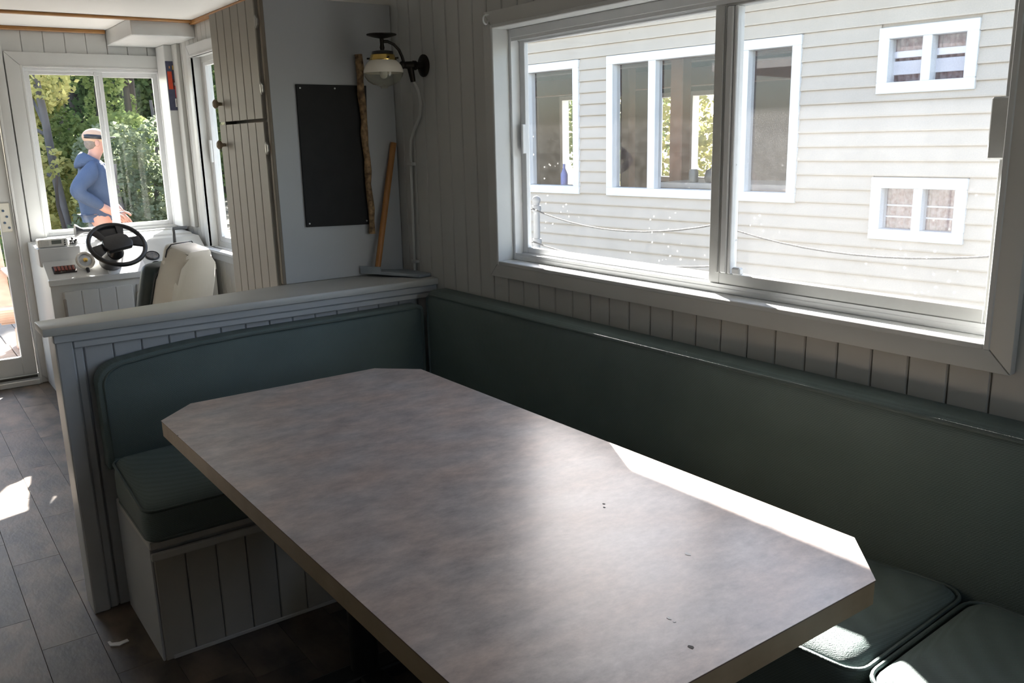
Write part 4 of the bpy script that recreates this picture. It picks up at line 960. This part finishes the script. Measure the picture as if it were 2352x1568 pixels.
tree('green_bush', spot(120, 11.6), 1.4, .04, (0, 0), blobs(9, 10, .8, .4, .05, .75, .22, .36), 6000, .07, LG, BARKD, 'dark green bush low on the bank under the yellow tree', 'shrub', seed=9)
for i, (px, Y, h, r, lab) in enumerate(((152, 19, 11, .13, 'dark straight conifer trunk rising behind the grey leaning trunk'), (192, 21, 12, .13, 'dark conifer seen close to the windscreen mullion'), (318, 17.5, 12, .14, 'thick brown conifer trunk right of the windscreen mullion'), (280, 20, 11, .13, 'slender pale conifer standing beside the thick brown trunk'), (90, 22, 12, .15, 'tall dark conifer behind the yellow trees'), (372, 20, 10, .15, 'dark conifer rising over the pale shrub'))):
    base = spot(px, Y); g = random.Random(40+i)
    cl = [(g.uniform(-.5, .5)*(1.0), g.uniform(-.3, .9), zz, 1.15*(1-zz/(h*1.25)), 1.0*(1-zz/(h*1.25)), .30) for zz in [(5.2 if i < 3 else .5)+k*.42 for k in range(int((h-(5.5 if i < 3 else .8))/.42))] for _ in (0, 1)]
    tree('conifer', base, h, r, (.05, .1), cl, 8000, .13, LD, BARKD if i != 3 else BARK, lab, group='conifers behind the dock', seed=20+i, droop=.2, branches=8)
# a dense stand further back, hiding the sky
for i, px in enumerate((-60, 40, 130, 215, 300, 385, 450, 505, 560)):
    base = spot(px, 26+(i % 3)*4); g = random.Random(80+i); h = 12+g.random()*2
    cl = [(g.uniform(-1.1, 1.1), g.uniform(-.6, .6), zz, 1.5, 1.2, .5) for zz in [.4+k*.55 for k in range(int((h-1)/.55))] for _ in (0, 1)]
    tree('forest_tree', base, h, .22, (0, 0), cl, 6000, .24, LG if i % 3 == 1 else LD, BARKD, 'deep green tree in the dense stand behind the conifers', group='trees of the far stand', seed=60+i, branches=4)
for i, (x_, y_) in enumerate(((12.5, 11.5), (13.5, 14.5), (15.0, 9.0), (12.8, 17.8))):
    g = random.Random(90+i); tree('birch', (x_, y_, GZ), 6, .09, (.2, 0), blobs(90+i, 16, 1.5, 1.3, 1.0, 4.6, .5, .9), 5000, .14, LG if i % 2 else LY_, BARK, 'leafy green tree glimpsed through the rooms of the beige house', group='trees behind the beige house', seed=90+i)

# ------------------------------------------------------------------ man on the dock
def skin_mesh(name, J, E_, root, sub=2):
    """J: {joint: (pos, radius)}; surface grown along the bones"""
    ks = list(J); me_ = bpy.data.meshes.new(name); me_.from_pydata([J[k][0] for k in ks], [(ks.index(a), ks.index(c)) for a, c in E_], [])
    o = bpy.data.objects.new(name, me_); COL.objects.link(o)
    sm_ = o.modifiers.new('s', 'SKIN'); sm_.use_smooth_shade = True
    for i, k in enumerate(ks):
        r_ = J[k][1]; r_ = (r_, r_) if not isinstance(r_, tuple) else r_
        me_.skin_vertices[0].data[i].radius = r_; me_.skin_vertices[0].data[i].use_root = (k == root)
    u_ = o.modifiers.new('u', 'SUBSURF'); u_.levels = sub; u_.render_levels = sub
    dg = bpy.context.evaluated_depsgraph_get(); out = bpy.data.meshes.new_from_object(o.evaluated_get(dg))
    bpy.data.objects.remove(o); bpy.data.meshes.remove(me_)
    for p_ in out.polygons: p_.use_smooth = True
    return out
mp_ = on_y(211, 350, 8.85); MB = V((mp_.x, 8.85, -.208))
SKIN = mat('skin', (.52, .27, .20), .5, (.58, .31, .23), 12, .05, 80); HOOD = mat('blue_hoodie', (.052, .080, .142), .8, (.066, .096, .165), 14, .3, 60); JEAN = mat('grey_jeans', (.085, .10, .115), .8, (.12, .135, .15), 20, .2, 120)
mn = thing('person', MB, 'person in a blue hoodie and tan cap standing on the dock, hand on hip', 'person')
# facing +x, right side (-y) towards the boat
J = {'pel': ((0, 0, .95), (.13, .15)), 'wai': ((.0, 0, 1.10), (.125, .145)), 'che': ((-.02, 0, 1.32), (.14, .17)), 'nk0': ((-.02, 0, 1.47), (.075, .08)), 'nk': ((.015, 0, 1.54), .055), 'hd0': ((.045, 0, 1.60), (.072, .066)), 'hd1': ((.05, 0, 1.68), (.094, .078)), 'hd2': ((.04, 0, 1.745), (.072, .062)),
     'rsh': ((-.03, -.17, 1.43), .056), 'rel': ((-.235, -.27, 1.235), .048), 'rwr': ((.03, -.215, 1.055), .032),
     'lsh': ((-.01, .17, 1.43), .056), 'lel': ((.09, .27, 1.20), .046), 'lwr': ((.215, .20, 1.02), .032),
     'rhp': ((0, -.09, .90), .09), 'rkn': ((.03, -.10, .50), .062), 'ran': ((-.02, -.11, .09), .042), 'rto': ((.16, -.12, .04), .035),
     'lhp': ((0, .09, .90), .09), 'lkn': ((.05, .11, .50), .062), 'lan': ((.03, .13, .09), .042), 'lto': ((.21, .15, .04), .035)}
for s_, c, ax in (('r', V((.03, -.215, 1.055)), V((.75, .10, -.65))), ('l', V((.215, .20, 1.02)), V((.45, -.05, -.89)))):
    ax.normalize(); pa = c+ax*.085; J[s_+'pa'] = (tuple(pa), (.036, .022)); sd_ = V((0, 1, 0)).cross(ax).normalized()
    for k, (o_, L1) in enumerate(((-.028, .060), (-.010, .072), (.010, .068), (.028, .052))):
        q1 = pa+sd_*o_+ax*.025; q2 = q1+ax*L1*.55+V((.004, .010, 0)); q3 = q2+ax*L1*.4+V((.0, .022, -.008))
        for n_, q in (('a', q1), ('b', q2), ('c', q3)): J[f'{s_}f{k}{n_}'] = (tuple(q), .0095 if n_ != 'c' else .0075)
    q1 = c+ax*.035+sd_*-.028; q2 = q1+ax*.03+sd_*-.028; q3 = q2+ax*.035+sd_*-.006
    for n_, q in (('a', q1), ('b', q2), ('c', q3)): J[f'{s_}t{n_}'] = (tuple(q), .0105)
E1 = [('pel', 'wai'), ('wai', 'che'), ('che', 'nk0'), ('nk0', 'nk'), ('nk', 'hd0'), ('hd0', 'hd1'), ('hd1', 'hd2')]
for s_ in 'rl':
    E1 += [('che', s_+'sh'), (s_+'sh', s_+'el'), (s_+'el', s_+'wr'), (s_+'wr', s_+'pa'), ('pel', s_+'hp'), (s_+'hp', s_+'kn'), (s_+'kn', s_+'an'), (s_+'an', s_+'to'), (s_+'wr', s_+'ta'), (s_+'ta', s_+'tb'), (s_+'tb', s_+'tc')]
    for k in range(4): E1 += [(s_+'pa', f'{s_}f{k}a'), (f'{s_}f{k}a', f'{s_}f{k}b'), (f'{s_}f{k}b', f'{s_}f{k}c')]
body = link('body', skin_mesh('body', J, E1, 'pel'), SKIN, mn, MB)
def grow(ks, ed, root, extra, name, mt_, dr=.016):
    j = {}
    for k in ks:
        r_ = J[k][1]; j[k] = (J[k][0], tuple(v+dr for v in r_) if isinstance(r_, tuple) else r_+dr)
    j.update(extra); return link(name, skin_mesh(name, j, ed, root), mt_, mn, MB)
hk_ = ['wai', 'che', 'nk0', 'rsh', 'rel', 'lsh', 'lel']
grow(hk_, [('hem', 'wai'), ('wai', 'che'), ('che', 'nk0'), ('che', 'rsh'), ('rsh', 'rel'), ('rel', 'rcf'), ('che', 'lsh'), ('lsh', 'lel'), ('lel', 'lcf')], 'wai',
     {'hem': ((.005, 0, 1.02), (.155, .175)), 'rcf': ((-.005, -.228, 1.083), .044), 'lcf': ((.19, .213, 1.055), .044), 'wai': ((.0, 0, 1.12), (.160, .180)), 'che': ((-.02, 0, 1.32), (.165, .195))}, 'hoodie', HOOD, .034)
grow(['pel', 'rhp', 'rkn', 'ran', 'lhp', 'lkn', 'lan'], [('wst', 'pel'), ('pel', 'rhp'), ('rhp', 'rkn'), ('rkn', 'ran'), ('pel', 'lhp'), ('lhp', 'lkn'), ('lkn', 'lan')], 'pel', {'wst': ((0, 0, 1.05), (.135, .155))}, 'jeans', JEAN, .018)
# hood lying on the neck
b = B().tube([MB+V(p) for p in ((.10, -.035, 1.425), (.055, -.085, 1.455), (-.03, -.100, 1.490), (-.095, -.055, 1.520), (-.108, 0, 1.525), (-.095, .055, 1.520), (-.03, .100, 1.490), (.055, .085, 1.455), (.10, .035, 1.425))], [.018, .030, .044, .056, .060, .056, .044, .030, .018], 12)
for v in b.b.verts:
    if v.co.x < MB.x-.09: v.co.z -= (MB.x-.09-v.co.x)*.9
b.done('hood', HOOD, mn, 70)
HC = MB+V((.045, 0, 1.665))
B().sphere(HC+V((-.008, 0, .045)), .104, 1.03, .86, .72, 20).done('cap', mat('tan_cap', (.55, .36, .24), .8, (.62, .42, .29), 12, .2, 80), mn, 80)
B().lathe([(.098, -.006), (.102, .0), (.101, .026), (.094, .032)], HC+V((-.010, 0, .030)), (.10, 0, 1), 28).done('cap_band', BLACK, mn, 50)
b = B().prism([(.05, -.07), (.12, -.06), (.165, -.03), (.175, 0), (.165, .03), (.12, .06), (.05, .07)], 'z', .030, .040, .002); b.xf(Matrix.Translation(HC)); b.done('cap_peak', BLACK, mn, 50)
B().sphere(HC+V((-.040, 0, -.012)), .074, .86, .98, .90, 16).done('hair', mat('grey_hair', (.20, .16, .13), .8, (.26, .21, .17), 40), mn, 80)
B().sphere(HC+V((.092, 0, -.012)), .016, 1.1, .75, 1.6, 10).done('nose', SKIN, mn, 80)
B().sphere(HC+V((.080, 0, -.058)), .020, .5, 1.2, .28, 10).done('mouth', mat('lips', (.40, .16, .13), .5, (.44, .18, .15), 9), mn, 80)
for s_ in (-1, 1):
    B().sphere(HC+V((.080, s_*.030, .008)), .011, .7, 1.1, .75, 10).done('eye', mat('eye', (.05, .04, .035), .2, (.08, .07, .06), 9), mn, 80)
    B().sphere(HC+V((-.005, s_*.080, -.012)), .026, .85, .35, 1.25, 10).done('ear', SKIN, mn, 80)
    B().rbox(-.085, .185, -.048, .048, 0, .10, .03, 0, 'z', 3, Matrix.Translation(MB+V((-.0 if s_ < 0 else .05, -.115 if s_ < 0 else .14, 0)))).done('shoe', mat('brown_boot', (.07, .045, .03), .6, (.10, .065, .045), 20), mn, 70)
for o in COL.objects:
    if o.get('label') is None and o.parent is None and o.type in ('MESH', 'EMPTY'): print('UNLABELLED', o.name)
